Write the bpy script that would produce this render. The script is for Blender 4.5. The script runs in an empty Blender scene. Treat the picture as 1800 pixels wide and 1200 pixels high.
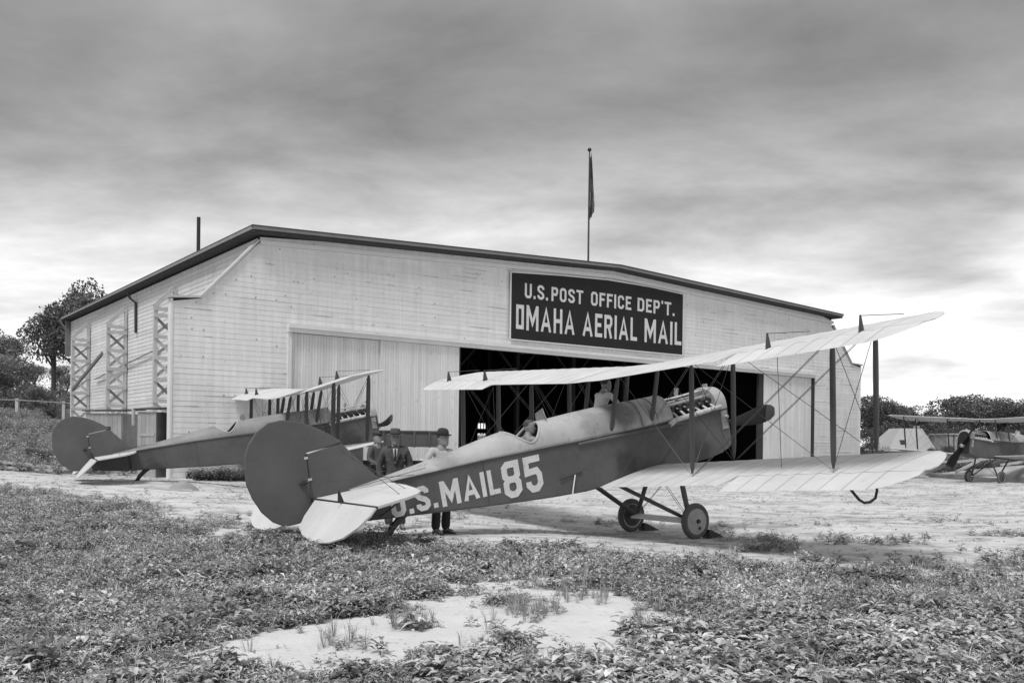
import bpy, bmesh, math, random
import numpy as np
from mathutils import Vector, Matrix, Euler
R_ = math.radians
random.seed(7); RNG = np.random.default_rng(11)
scn = bpy.context.scene
COL = scn.collection

# ------------------------------------------------------------------ camera
cam_d = bpy.data.cameras.new('camera'); cam = bpy.data.objects.new('camera', cam_d); COL.objects.link(cam)
cam_d.sensor_fit = 'HORIZONTAL'; cam_d.sensor_width = 36.0
cam_d.lens = 36.0 * 1596.43 / 1800.0
cam_d.shift_y = (777.45 - 600.0) / 1800.0
cam_d.clip_start = 0.1; cam_d.clip_end = 3000
cam.rotation_mode = 'QUATERNION'
cam.rotation_quaternion = (Euler((R_(90), 0, 0)).to_matrix() @ Matrix.Rotation(R_(0.657), 3, 'Z')).to_quaternion()
scn.camera = cam

# ------------------------------------------------------------------ sky and sun
SUN_EL, SUN_AZ = 58.0, 205.0          # azimuth clockwise from +Y
w = bpy.data.worlds.new('World'); scn.world = w; w.use_nodes = True
nt = w.node_tree; nt.nodes.clear()
def wn(t, **k):
    n = nt.nodes.new(t)
    for a, b in k.items(): setattr(n, a, b)
    return n
def math_n(op, a=None, b=None, c=None, clamp=False, tree=None):
    tr = tree or nt
    n = tr.nodes.new('ShaderNodeMath'); n.operation = op; n.use_clamp = clamp
    for i, v in enumerate((a, b, c)):
        if v is None: continue
        if isinstance(v, (int, float)): n.inputs[i].default_value = v
        else: tr.links.new(v, n.inputs[i])
    return n.outputs[0]
tc = wn('ShaderNodeTexCoord'); sep = wn('ShaderNodeSeparateXYZ'); nt.links.new(tc.outputs['Generated'], sep.inputs[0])
zz = math_n('MAXIMUM', sep.outputs['Z'], 0.0)
den = math_n('ADD', zz, 0.16)
cx = math_n('DIVIDE', sep.outputs['X'], den); cy = math_n('DIVIDE', sep.outputs['Y'], den)
cmb = wn('ShaderNodeCombineXYZ'); nt.links.new(cx, cmb.inputs[0]); nt.links.new(cy, cmb.inputs[1])
mp = wn('ShaderNodeMapping'); nt.links.new(cmb.outputs[0], mp.inputs['Vector'])
mp.inputs['Rotation'].default_value = (0, 0, R_(-14)); mp.inputs['Scale'].default_value = (0.75, 1.0, 1.0); mp.inputs['Location'].default_value = (3.1, 1.7, 0)
n1 = wn('ShaderNodeTexNoise'); n1.inputs['Scale'].default_value = 1.25; n1.inputs['Detail'].default_value = 7.0; n1.inputs['Roughness'].default_value = 0.56; n1.inputs['Distortion'].default_value = 0.15
nt.links.new(mp.outputs[0], n1.inputs['Vector'])
n2 = wn('ShaderNodeTexNoise'); n2.inputs['Scale'].default_value = 0.55; n2.inputs['Detail'].default_value = 2.0
nt.links.new(mp.outputs[0], n2.inputs['Vector'])
nz = math_n('ADD', math_n('MULTIPLY', math_n('SUBTRACT', n1.outputs['Fac'], 0.5), 1.0), math_n('MULTIPLY', math_n('SUBTRACT', n2.outputs['Fac'], 0.5), 0.7))
el = math_n('ADD', zz, math_n('MULTIPLY', nz, 0.24))
cr = wn('ShaderNodeValToRGB'); nt.links.new(el, cr.inputs[0])
e = cr.color_ramp; e.interpolation = 'B_SPLINE'
e.elements[0].position = 0.0; e.elements[0].color = (0.70, 0.70, 0.70, 1)
e.elements[1].position = 0.62; e.elements[1].color = (0.32, 0.32, 0.32, 1)
for p_, c_ in ((0.10, 0.66), (0.17, 0.55), (0.23, 0.37), (0.30, 0.225), (0.38, 0.165), (0.48, 0.195)):
    q = e.elements.new(p_); q.color = (c_, c_, c_, 1)
sky = wn('ShaderNodeTexSky'); sky.sky_type = 'NISHITA'; sky.sun_disc = False
sky.sun_elevation = R_(SUN_EL); sky.sun_rotation = R_(SUN_AZ)
bw = wn('ShaderNodeRGBToBW'); nt.links.new(sky.outputs[0], bw.inputs[0])
skym = math_n('MULTIPLY', bw.outputs[0], 0.05)
n3 = wn('ShaderNodeTexNoise'); n3.inputs['Scale'].default_value = 1.8; n3.inputs['Detail'].default_value = 8.0; n3.inputs['Roughness'].default_value = 0.58; n3.inputs['Distortion'].default_value = 0.2
mp3 = wn('ShaderNodeMapping'); nt.links.new(cmb.outputs[0], mp3.inputs['Vector']); mp3.inputs['Rotation'].default_value = (0, 0, R_(12)); mp3.inputs['Scale'].default_value = (0.8, 1.05, 1.0); mp3.inputs['Location'].default_value = (7.3, 2.2, 0); nt.links.new(mp3.outputs[0], n3.inputs['Vector'])
cmod = math_n('MULTIPLY_ADD', math_n('SUBTRACT', n3.outputs['Fac'], 0.5), 1.7, 1.0)
tot = math_n('ADD', math_n('MULTIPLY', math_n('MULTIPLY', cr.outputs['Color'], cmod), 0.93), math_n('MULTIPLY', skym, 0.10))
bg = wn('ShaderNodeBackground'); nt.links.new(tot, bg.inputs['Color']); bg.inputs['Strength'].default_value = 1.0
wo = wn('ShaderNodeOutputWorld'); nt.links.new(bg.outputs[0], wo.inputs[0])

sl = bpy.data.lights.new('sun', 'SUN'); sl.energy = 1.5; sl.angle = R_(18); sl.color = (1, 1, 1)
so = bpy.data.objects.new('sun', sl); COL.objects.link(so)
sd = Vector((math.sin(R_(SUN_AZ)) * math.cos(R_(SUN_EL)), math.cos(R_(SUN_AZ)) * math.cos(R_(SUN_EL)), math.sin(R_(SUN_EL))))
so.rotation_euler = sd.to_track_quat('Z', 'Y').to_euler()

scn.view_settings.view_transform = 'Standard'; scn.view_settings.look = 'None'
scn.view_settings.gamma = 1.0; scn.view_settings.use_curve_mapping = False
scn.view_settings.exposure = 0.78

# ------------------------------------------------------------------ materials
MATS = {}
def mat(name, g, rough=0.8, var=0.12, scale=3.0, bump=0.0, bscale=40.0, metal=0.0, spec=0.5, attr=None, stretch=None, transl=0.0, spots=0.0, stains=(), streak=0.0):
    if name in MATS: return MATS[name]
    m = bpy.data.materials.new(name); m.use_nodes = True; t = m.node_tree; b = t.nodes['Principled BSDF']
    b.inputs['Roughness'].default_value = rough; b.inputs['Metallic'].default_value = metal
    b.inputs['Specular IOR Level'].default_value = spec
    co = t.nodes.new('ShaderNodeTexCoord'); vec = co.outputs['Object']
    if stretch:
        mm = t.nodes.new('ShaderNodeMapping'); mm.inputs['Scale'].default_value = stretch; t.links.new(vec, mm.inputs['Vector']); vec = mm.outputs[0]
    n = t.nodes.new('ShaderNodeTexNoise'); n.inputs['Scale'].default_value = scale; n.inputs['Detail'].default_value = 6; n.inputs['Roughness'].default_value = 0.62
    t.links.new(vec, n.inputs['Vector'])
    v = math_n('MULTIPLY_ADD', n.outputs['Fac'], 4 * var, 1 - 2 * var, tree=t)
    if spots:
        s = t.nodes.new('ShaderNodeTexNoise'); s.inputs['Scale'].default_value = scale * 7; s.inputs['Detail'].default_value = 3; t.links.new(vec, s.inputs['Vector'])
        r = t.nodes.new('ShaderNodeMapRange'); r.inputs['From Min'].default_value = 0.62; r.inputs['From Max'].default_value = 0.72; r.inputs['To Min'].default_value = 1; r.inputs['To Max'].default_value = 1 - spots
        t.links.new(s.outputs['Fac'], r.inputs['Value']); v = math_n('MULTIPLY', v, r.outputs[0], tree=t)
    for (sx0, sy0, sz0, sr, sk) in stains:
        d_ = t.nodes.new('ShaderNodeVectorMath'); d_.operation = 'DISTANCE'; t.links.new(co.outputs['Object'], d_.inputs[0]); d_.inputs[1].default_value = (sx0, sy0, sz0)
        q = math_n('ADD', d_.outputs['Value'], math_n('MULTIPLY', math_n('SUBTRACT', n.outputs['Fac'], 0.5, tree=t), 1.6 * sr, tree=t), tree=t)
        r = t.nodes.new('ShaderNodeMapRange'); r.interpolation_type = 'SMOOTHSTEP'; r.inputs['From Min'].default_value = sr * .35; r.inputs['From Max'].default_value = sr * 1.15; r.inputs['To Min'].default_value = 1 - sk; r.inputs['To Max'].default_value = 1
        t.links.new(q, r.inputs['Value']); v = math_n('MULTIPLY', v, r.outputs[0], tree=t)
    if streak:
        mm = t.nodes.new('ShaderNodeMapping'); mm.inputs['Scale'].default_value = (5, 5, .35); t.links.new(co.outputs['Object'], mm.inputs['Vector'])
        s = t.nodes.new('ShaderNodeTexNoise'); s.inputs['Scale'].default_value = 1.0; s.inputs['Detail'].default_value = 5; s.inputs['Roughness'].default_value = .65; t.links.new(mm.outputs[0], s.inputs['Vector'])
        v = math_n('MULTIPLY', v, math_n('MULTIPLY_ADD', s.outputs['Fac'], 3 * streak, 1 - 1.5 * streak, tree=t), tree=t)
    if attr:
        a = t.nodes.new('ShaderNodeAttribute'); a.attribute_name = attr; v = math_n('MULTIPLY', v, a.outputs['Fac'], tree=t)
    v = math_n('MULTIPLY', v, g, tree=t, clamp=True)
    t.links.new(v, b.inputs['Base Color'])
    if bump:
        s = t.nodes.new('ShaderNodeTexNoise'); s.inputs['Scale'].default_value = bscale; s.inputs['Detail'].default_value = 4; t.links.new(vec, s.inputs['Vector'])
        bp_ = t.nodes.new('ShaderNodeBump'); bp_.inputs['Strength'].default_value = bump; bp_.inputs['Distance'].default_value = 0.02
        t.links.new(s.outputs['Fac'], bp_.inputs['Height']); t.links.new(bp_.outputs[0], b.inputs['Normal'])
    if transl:
        tr = t.nodes.new('ShaderNodeBsdfTranslucent'); t.links.new(v, tr.inputs['Color'])
        mx = t.nodes.new('ShaderNodeMixShader'); mx.inputs[0].default_value = transl
        out = [x for x in t.nodes if x.type == 'OUTPUT_MATERIAL'][0]
        t.links.new(b.outputs[0], mx.inputs[1]); t.links.new(tr.outputs[0], mx.inputs[2]); t.links.new(mx.outputs[0], out.inputs['Surface'])
    MATS[name] = m; return m

M_white = mat('white_paint', 0.71, 0.75, 0.07, 0.6, 0.2, 60, attr='tone', spots=0.16, streak=0.16)
M_whitet = mat('white_trim_paint', 0.70, 0.7, 0.08, 1.5, 0.2, 50, spots=0.12)
M_buttress = mat('weathered_white_timber', 0.50, 0.8, 0.15, 2.0, 0.3, 50)
M_oldwood = mat('weathered_brown_timber', 0.17, 0.85, 0.2, 4.0, 0.3, 50)
M_roof = mat('tar_roof', 0.10, 0.9, 0.2, 1.0, 0.3, 30)
M_fascia = mat('grey_fascia', 0.26, 0.7, 0.15, 1.5)
M_soffit = mat('dark_soffit', 0.045, 0.85, 0.15, 2)
M_signb = mat('sign_black', 0.020, 0.7, 0.2, 1.0, 0.1, 20, spec=0.25)
M_letter = mat('letter_white', 0.64, 0.7, 0.13, 2.5, spots=0.32)
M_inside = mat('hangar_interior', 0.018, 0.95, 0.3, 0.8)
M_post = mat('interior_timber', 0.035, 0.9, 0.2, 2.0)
M_side = mat('olive_fabric', 0.098, 0.6, 0.26, 1.6, 0.15, 30, spec=0.35, spots=0.2, stains=((-1.0, -.38, .2, .35, .45), (.9, -.38, .1, .45, .5), (-5.3, -.2, .3, .3, .4), (.2, -.38, .6, .25, .3)))
M_rudder = mat('rudder_fabric', 0.108, 0.65, 0.22, 1.4, 0.12, 30, spec=0.3)
M_deck = mat('silver_fabric', 0.40, 0.5, 0.22, 1.5, 0.10, 20, spec=0.35, spots=0.28, stains=((-.75, -.25, 1.1, .42, .55), (-1.35, -.30, 1.0, .55, .34), (-.55, .3, 1.1, .4, .4), (-4.6, -.2, .95, .25, .2)))
M_deckg = mat('grey_fabric', 0.25, 0.5, 0.22, 1.5, 0.10, 20, spec=0.35, spots=0.28)
M_deckd = mat('tank_cover', 0.34, 0.42, 0.36, 2.5, 0.06, 20, metal=0.25, spots=0.2)
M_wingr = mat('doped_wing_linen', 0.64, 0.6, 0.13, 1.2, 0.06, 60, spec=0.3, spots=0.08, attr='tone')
M_wing = mat('doped_linen', 0.62, 0.6, 0.10, 1.9, 0.06, 60, spec=0.3, spots=0.08)
M_strut = mat('strut_wood', 0.058, 0.5, 0.25, 5.0, spec=0.4, stretch=(1, 1, .2))
M_black = mat('black_iron', 0.022, 0.5, 0.2, 6.0)
M_wire = mat('steel_wire', 0.09, 0.45, 0.1, 6.0, metal=0.5)
M_metal = mat('dull_metal', 0.34, 0.4, 0.2, 6.0, metal=0.3)
M_engine = mat('engine_black', 0.035, 0.4, 0.3, 14.0, metal=0.2)
M_exh = mat('pale_exhaust_metal', 0.50, 0.5, 0.35, 9.0)
M_tyre = mat('tyre_rubber', 0.10, 0.85, 0.15, 6.0, 0.2, 60)
M_cover = mat('wheel_cover_fabric', 0.36, 0.7, 0.25, 5.0)
M_coverd = mat('shaded_wheel_cover', 0.06, 0.7, 0.25, 5.0)  # darker copy of the cover fabric, painting in the far wheel's shade
M_prop = mat('propeller_wood', 0.010, 0.7, 0.2, 6.0, spec=0.3)
M_propp = mat('propeller_tip', 0.05, 0.5, 0.1, 6.0)
M_fair = mat('axle_fairing_paint', 0.72, 0.6, 0.1, 4.0)
M_skin = mat('skin', 0.24, 0.6, 0.12, 16.0)
M_hair = mat('hair', 0.045, 0.6, 0.2, 30.0)
M_suit = mat('grey_suit', 0.075, 0.9, 0.22, 8.0, 1.0, 11)
M_dark = mat('dark_trousers', 0.020, 0.9, 0.22, 8.0, 1.0, 11)
M_shirt = mat('pale_shirt', 0.44, 0.85, 0.18, 9.0, 1.0, 13)
M_wshirt = mat('white_shirt', 0.60, 0.85, 0.12, 8.0, 1.0, 13)
M_felt = mat('dark_felt', 0.030, 0.9, 0.15, 10.0)
M_felt2 = mat('grey_felt', 0.075, 0.9, 0.15, 10.0)
M_leather = mat('tan_leather', 0.26, 0.6, 0.15, 10.0)
M_shoe = mat('shoe_leather', 0.05, 0.5, 0.15, 10.0)
M_truck = mat('truck_paint', 0.080, 0.7, 0.25, 3.0, 0.1, 30)
M_leaf = mat('weed_leaf', 0.35, 0.60, 0.12, 1.0, attr='tone', transl=0.22, spec=0.25)
M_tree = mat('tree_leaf', 0.14, 0.75, 0.15, 0.2, attr='tone', transl=0.25, spec=0.3)
M_treep = mat('hazed_tree_leaf', 0.27, 0.75, 0.12, 0.2, attr='tone', transl=0.25, spec=0.2)  # leaf colour lightened to paint distance haze onto the left trees
M_bark = mat('bark', 0.08, 0.9, 0.2, 6.0, 0.5, 20)
M_shed = mat('shed_board', 0.34, 0.85, 0.2, 1.5, 0.2, 40, attr='tone')
M_tar = mat('tar_paper', 0.055, 0.9, 0.15, 2.0)
M_barn = mat('pale_barn', 0.40, 0.8, 0.12, 0.4)
M_glass = mat('dark_glass', 0.03, 0.15, 0.1, 2.0, spec=0.6)
M_plank = mat('bare_plank', 0.46, 0.85, 0.2, 2.0, 0.2, 30)
M_flagd = mat('flag_cloth', 0.05, 0.85, 0.3, 2.0)
M_flagl = mat('flag_cloth_pale', 0.22, 0.85, 0.2, 3.0)
M_stone = mat('rubble', 0.30, 0.9, 0.25, 2.0, 0.3, 20)

# ------------------------------------------------------------------ mesh helpers
class MB:
    def __init__(s): s.v = []; s.f = []; s.mi = []; s.tone = []; s.cur = 0
    def add(s, vs, fs, mi=None, tone=1.0):
        o = len(s.v); s.v.extend([tuple(p) for p in vs])
        for f in fs: s.f.append(tuple(i + o for i in f)); s.mi.append(s.cur if mi is None else mi); s.tone.append(tone)
    def box(s, x0, x1, y0, y1, z0, z1, M=None, tone=1.0, mi=None):
        vs = [Vector((x, y, z)) for z in (z0, z1) for y in (y0, y1) for x in (x0, x1)]
        if M is not None: vs = [M @ p for p in vs]
        s.add(vs, [(0, 2, 3, 1), (4, 5, 7, 6), (0, 1, 5, 4), (2, 6, 7, 3), (0, 4, 6, 2), (1, 3, 7, 5)], mi, tone)
    def beam(s, a, b, wd, th, up=(0, 0, 1), tone=1.0, mi=None):
        a = Vector(a); b = Vector(b); d = b - a; L = d.length; d.normalize(); up = Vector(up)
        x = d.cross(up)
        if x.length < 1e-4: x = d.cross(Vector((1, 0, 0)))
        x.normalize(); u = x.cross(d)
        M = Matrix((( d.x, x.x, u.x, a.x), (d.y, x.y, u.y, a.y), (d.z, x.z, u.z, a.z), (0, 0, 0, 1)))
        s.box(0, L, -wd / 2, wd / 2, -th / 2, th / 2, M, tone, mi)
    def tube(s, pts, rad, n=10, ell=None, caps=True, mi=None):
        """ell: (axis vector, ratio) squashes the section perpendicular to axis."""
        pts = [Vector(p) for p in pts]; rad = [rad] * len(pts) if isinstance(rad, (int, float)) else rad
        rings = []; ref = None
        for i, p in enumerate(pts):
            d = (pts[min(i + 1, len(pts) - 1)] - pts[max(i - 1, 0)]).normalized()
            if ell: a = Vector(ell[0]); a = (a - d * a.dot(d)).normalized()
            else:
                if ref is None:
                    ref = Vector((0, 0, 1)) if abs(d.z) < .9 else Vector((1, 0, 0))
                a = (ref - d * ref.dot(d)).normalized(); ref = a
            b = d.cross(a); k = ell[1] if ell else 1.0
            rings.append([p + a * math.cos(t) * rad[i] + b * math.sin(t) * rad[i] * k for t in [2 * math.pi * j / n for j in range(n)]])
        s.loft(rings, caps, mi)
    def loft(s, rings, caps=True, mi=None, closed=True):
        n = len(rings[0]); vs = [p for r in rings for p in r]; fs = []
        for i in range(len(rings) - 1):
            for j in range(n if closed else n - 1):
                k = (j + 1) % n
                fs.append((i * n + j, i * n + k, (i + 1) * n + k, (i + 1) * n + j))
        if caps:
            fs.append(tuple(reversed(range(n)))); fs.append(tuple((len(rings) - 1) * n + j for j in range(n)))
        s.add(vs, fs, mi)
    def prism(s, poly, ax, lo, hi, mi=None):
        def P(a, b, c):
            return {'x': (c, a, b), 'y': (a, c, b), 'z': (a, b, c)}[ax]
        n = len(poly); vs = [P(a, b, lo) for a, b in poly] + [P(a, b, hi) for a, b in poly]
        fs = [tuple(range(n)), tuple(range(2 * n - 1, n - 1, -1))] + [(i, (i + 1) % n + 0, (i + 1) % n + n, i + n)[::-1] for i in range(n)]
        s.add(vs, fs, mi)
    def lathe(s, prof, axis_p, axis_d, n=24, mi=None):
        d = Vector(axis_d).normalized(); a = Vector((0, 0, 1)) if abs(d.z) < .9 else Vector((1, 0, 0))
        a = (a - d * a.dot(d)).normalized(); b = d.cross(a); o = Vector(axis_p)
        s.loft([[o + d * h + (a * math.cos(t) + b * math.sin(t)) * r for t in [2 * math.pi * j / n for j in range(n)]] for r, h in prof], True, mi)
    def build(s, name, mats, parent=None, smooth=False, kind=None, M=None, fixn=True):
        me = bpy.data.meshes.new(name); me.from_pydata(s.v, [], s.f)
        mats = mats if isinstance(mats, (list, tuple)) else [mats]
        for m in mats: me.materials.append(m)
        if len(mats) > 1: me.polygons.foreach_set('material_index', s.mi)
        if any(t != 1.0 for t in s.tone) or any(m in (M_white, M_shed, M_leaf, M_tree, M_wingr) for m in mats):
            at = me.attributes.new('tone', 'FLOAT', 'FACE'); at.data.foreach_set('value', np.array(s.tone, dtype=np.float32))
        if fixn:
            bm = bmesh.new(); bm.from_mesh(me); bmesh.ops.recalc_face_normals(bm, faces=bm.faces); bm.to_mesh(me); bm.free()
        if smooth:
            me.polygons.foreach_set('use_smooth', [True] * len(me.polygons))
            try: me.set_sharp_from_angle(angle=R_(smooth if smooth is not True else 40))
            except Exception: pass
        o = bpy.data.objects.new(name, me); COL.objects.link(o)
        if parent: o.parent = parent
        if M is not None: o.matrix_local = M
        if kind: o['kind'] = kind
        return o

def tag(o, label=None, cat=None, group=None, kind=None):
    if label: o['label'] = label
    if cat: o['category'] = cat
    if group: o['group'] = group
    if kind: o['kind'] = kind
    return o
def thing(name, label, cat, loc=(0, 0, 0), rz=0, group=None, M=None):
    o = bpy.data.objects.new(name, None); COL.objects.link(o); o.empty_display_size = 0.3
    if M is not None: o.matrix_world = M
    else: o.location = loc; o.rotation_euler = (0, 0, rz)
    return tag(o, label, cat, group)
def copy_tree(o, parent=None, skip=()):
    c = o.copy(); COL.objects.link(c); c.parent = parent
    for ch in list(o.children):
        if ch.name.split('.')[0] in skip: continue
        copy_tree(ch, c, skip)
    return c

# ------------------------------------------------------------------ terrain
CP = [(3.6, 17.1, -1.755), (2.6, 18.6, -1.78), (-2.1, 14.4, -1.49), (-1.2, 15.2, -1.56), (-2, 16, -1.56), (5.5, 12.5, -1.62), (-5.6, 29, -1.61), (-6.4, 30.5, -1.60),
      (-11.2, 27, -1.27), (-7.5, 19, -1.36), (23.94, 47.5, -1.78), (24.78, 45.95, -1.79), (29.5, 49.5, -.82), (10, 24, -1.80), (16, 34, -1.82), (-9, 34, -1.55), (-1, 30, -1.65), (-3, 5, -1.45),
      (3, 5, -1.47), (0, 9, -1.47), (-5, 10, -1.42), (8, 12, -1.65), (-12, 34, -1.45), (0, 44, -1.6), (22, 58, -1.7), (40, 60, -1.7), (60, 90, -1.6), (30, 110, -1.5),
      (0, 90, -1.5), (-16, 35.5, -1.35), (-20, 40, -.95), (-24, 44, -.5), (-29, 52, .5), (-34, 62, 1.35), (-42, 66, 2.0), (-50, 90, 4.0), (-70, 120, 6), (-30, 75, 1.0), (-15, 22, -1.2), (-20, 30, -1.1),
      (0, -10, -1.4), (-20, 0, -1.3), (20, 0, -1.7), (60, 30, -1.8), (-60, 40, 1.5), (200, 200, -1.4), (-200, 200, 8), (0, 250, -1.4), (0, -200, -1.4), (-20, 66, 0.0)]
CPa = np.array(CP)
def gz(x, y):
    x = np.asarray(x, float); y = np.asarray(y, float)
    dx = x[..., None] - CPa[:, 0]; dy = y[..., None] - CPa[:, 1]
    d2 = dx * dx + dy * dy; dd = np.sqrt(x * x + y * y)[..., None]
    wt = 1.0 / (d2 + 0.6 + 0.0012 * dd * dd) ** 1.6
    return (wt * CPa[:, 2]).sum(-1) / wt.sum(-1)
def g1(x, y): return float(gz(np.array([x]), np.array([y]))[0])

def hash2(ix, iy, s):
    h = (ix.astype(np.int64) * 374761393 + iy.astype(np.int64) * 668265263 + s * 1442695041) & 0x7fffffff
    h = ((h ^ (h >> 13)) * 1274126177) & 0x7fffffff
    return ((h ^ (h >> 16)) & 0xffff) / 65535.0
def vnoise(x, y, s=0):
    ix = np.floor(x); iy = np.floor(y); fx = x - ix; fy = y - iy; fx = fx * fx * (3 - 2 * fx); fy = fy * fy * (3 - 2 * fy)
    a = hash2(ix, iy, s); b = hash2(ix + 1, iy, s); c = hash2(ix, iy + 1, s); d = hash2(ix + 1, iy + 1, s)
    return (a * (1 - fx) + b * fx) * (1 - fy) + (c * (1 - fx) + d * fx) * fy
def fbm(x, y, s=0, o=4):
    t = 0; a = 1; w_ = 0
    for i in range(o): t = t + a * vnoise(x * 2 ** i, y * 2 ** i, s + i * 17); w_ += a; a *= .55
    return t / w_

def inpoly(x, y, poly):
    ins = np.zeros(x.shape, bool); n = len(poly)
    for i in range(n):
        x0, y0 = poly[i]; x1, y1 = poly[(i + 1) % n]
        c = ((y0 > y) != (y1 > y)) & (x < (x1 - x0) * (y - y0) / (y1 - y0 + 1e-12) + x0); ins ^= c
    return ins
SAND = [(-2.15, 6.25), (-1.7, 7.3), (-1.1, 7.9), (-.75, 8.6), (-.5, 9.3), (.02, 9.8), (.6, 9.8), (1.05, 9.0), (1.5, 8.0), (1.35, 7.2), (.95, 6.8), (.6, 6.2), (.25, 5.7), (.05, 5.9), (-.05, 6.5), (-.35, 6.3), (-.75, 6.05), (-1.1, 5.75), (-1.5, 5.75), (-1.95, 5.95)]
# edge of the weedy ground: y below this line is overgrown
EX = [-60, -16, -12, -9.5, -7.5, -5.2, -4.6, -3.6, -2.4, -.9, .9, 2.2, 3.0, 4.0, 5.6, 7.5, 10, 14, 60]
EY = [24, 24, 22.5, 20.4, 18.0, 15.4, 14.4, 14.3, 13.9, 13.4, 13.0, 12.6, 12.0, 12.4, 13.2, 13.8, 15.0, 16.5, 18]
def weed(x, y):
    """how overgrown the ground is, 0..1"""
    wx = x + (fbm(x * 1.1, y * 1.1, 5) - .5) * 1.5; wy = y + (fbm(x * .9, y * .9, 9) - .5) * 2.4
    edge = np.interp(wx, EX, EY)
    m = np.clip((edge - wy) / 1.2 + .45, 0, 1)
    n = fbm(x * .8, y * .8, 3); n2 = fbm(x * 2.6, y * 2.6, 8)
    d = m * np.clip(1.55 - 1.35 * np.clip((.46 - n) * 6, 0, 1) * np.clip((y - 6) / 6, .25, 1) - .7 * np.clip((.42 - n2) * 6, 0, 1), 0, 1)
    # thinner to the right where sand shows through
    thin = np.maximum(np.clip((x - 2.2) / 3.5, 0, 1) * np.clip((y - 8.5) / 3, 0, 1), .35 * np.clip((x + .5) / 2, 0, 1))
    d = d * (1 - thin * np.clip((.62 - n2) * 5, 0, 1))
    px = x + (fbm(x * 2.4, y * 2.4, 21, 5) - .5) * .9; py = y + (fbm(x * 2.4, y * 2.4, 22, 5) - .5) * 1.1
    s = inpoly(px, py, SAND)
    d = np.where(s, d * np.where(n2 > .635, .45, .015), d)
    for (ex, ey, rx, ry) in ((-7.9, 13.7, .9, .5), (-4.6, 13.6, .9, .35), (.45, 6.6, .35, .3), (2.3, 5.9, .5, .25), (-1.6, 5.75, .4, .2), (.9, 8.2, .4, .6), (-2.6, 12.2, .6, .3)):
        q = ((px - ex) / rx) ** 2 + ((py - ey) / ry) ** 2; d = d * np.clip(q - .4, 0, 1)
    # isolated clumps out on the bare field
    far = (y > edge) & (y < 30)
    c = np.clip((fbm(x * .75 + 40, y * .75, 31) - .60) * 9, 0, 1) * np.clip((24 - y) / 8, 0, 1)
    return np.where(far, np.maximum(d, c * .7), d)

ys = np.concatenate([np.array([-300, -120, -50, -20, -8, 0, 2.5]), np.arange(4, 16, .07), np.arange(16, 34, .25), np.arange(34, 80, 1.0), np.geomspace(80, 2500, 30)])
us = np.concatenate([-np.geomspace(60, .85, 16), np.linspace(-.84, .84, 300), np.geomspace(.85, 60, 16)])
YY, UU = np.meshgrid(ys, us, indexing='ij')
XX = UU * (np.abs(YY) + 4.0)
ZZ = gz(XX, YY)
near = np.clip((40 - YY) / 10, 0, 1) * (YY > 3)
ZZ = ZZ + near * ((fbm(XX * 1.2, YY * 1.2, 50) - .5) * .06 + (fbm(XX * 7, YY * 7, 51) - .5) * .030)
nr, nc = XX.shape
V = np.stack([XX, YY, ZZ], -1).reshape(-1, 3)
idx = np.arange(nr * nc).reshape(nr, nc)
Fq = np.stack([idx[:-1, :-1], idx[:-1, 1:], idx[1:, 1:], idx[1:, :-1]], -1).reshape(-1, 4)
def np_mesh(name, V, F, mats, smooth=True, tone=None, tone_dom='FACE', parent=None):
    me = bpy.data.meshes.new(name); k = F.shape[1]
    me.vertices.add(len(V)); me.vertices.foreach_set('co', V.astype(np.float32).ravel())
    me.loops.add(F.size); me.loops.foreach_set('vertex_index', F.astype(np.int32).ravel())
    me.polygons.add(len(F)); me.polygons.foreach_set('loop_start', np.arange(0, F.size, k, dtype=np.int32)); me.polygons.foreach_set('loop_total', np.full(len(F), k, dtype=np.int32))
    me.update(calc_edges=True)
    if smooth: me.polygons.foreach_set('use_smooth', np.ones(len(F), bool))
    if tone is not None:
        at = me.attributes.new('tone', 'FLOAT', tone_dom); at.data.foreach_set('value', tone.astype(np.float32))
    for m in mats: me.materials.append(m)
    o = bpy.data.objects.new(name, me); COL.objects.link(o)
    if parent: o.parent = parent
    return o
wd = weed(XX, YY)
tone = 1.0 - .42 * np.clip(wd * 1.3, 0, 1)
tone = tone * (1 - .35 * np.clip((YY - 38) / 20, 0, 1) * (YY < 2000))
st = fbm(XX * .35, YY * 1.3, 77); tone = tone * (1 - .18 * np.clip((st - .50) * 5, 0, 1) * np.clip((YY - 10) / 5, 0, 1))
st = fbm(XX * 1.2, YY * 4.5, 78); tone = tone * (1 - .28 * np.clip((st - .54) * 7, 0, 1) * np.clip((YY - 10) / 5, 0, 1))
st = fbm(XX * 3.1, YY * 3.6, 79, 3); tone = tone * (1 - .38 * np.clip((st - .60) * 9, 0, 1) * np.clip((YY - 8) / 4, 0, 1))
def track(pl, w_, k):
    global tone
    d = np.full(XX.shape, 9.0)
    for (x0, y0), (x1, y1) in zip(pl[:-1], pl[1:]):
        L2 = (x1 - x0) ** 2 + (y1 - y0) ** 2; t_ = np.clip(((XX - x0) * (x1 - x0) + (YY - y0) * (y1 - y0)) / L2, 0, 1)
        d = np.minimum(d, np.hypot(XX - x0 - t_ * (x1 - x0), (YY - y0 - t_ * (y1 - y0))))
    tone = tone * (1 - k * np.clip(1.3 - d / w_, 0, 1) * np.clip(fbm(XX * 1.5, YY * 1.5, 44) * 2 - .3, 0, 1))
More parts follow.
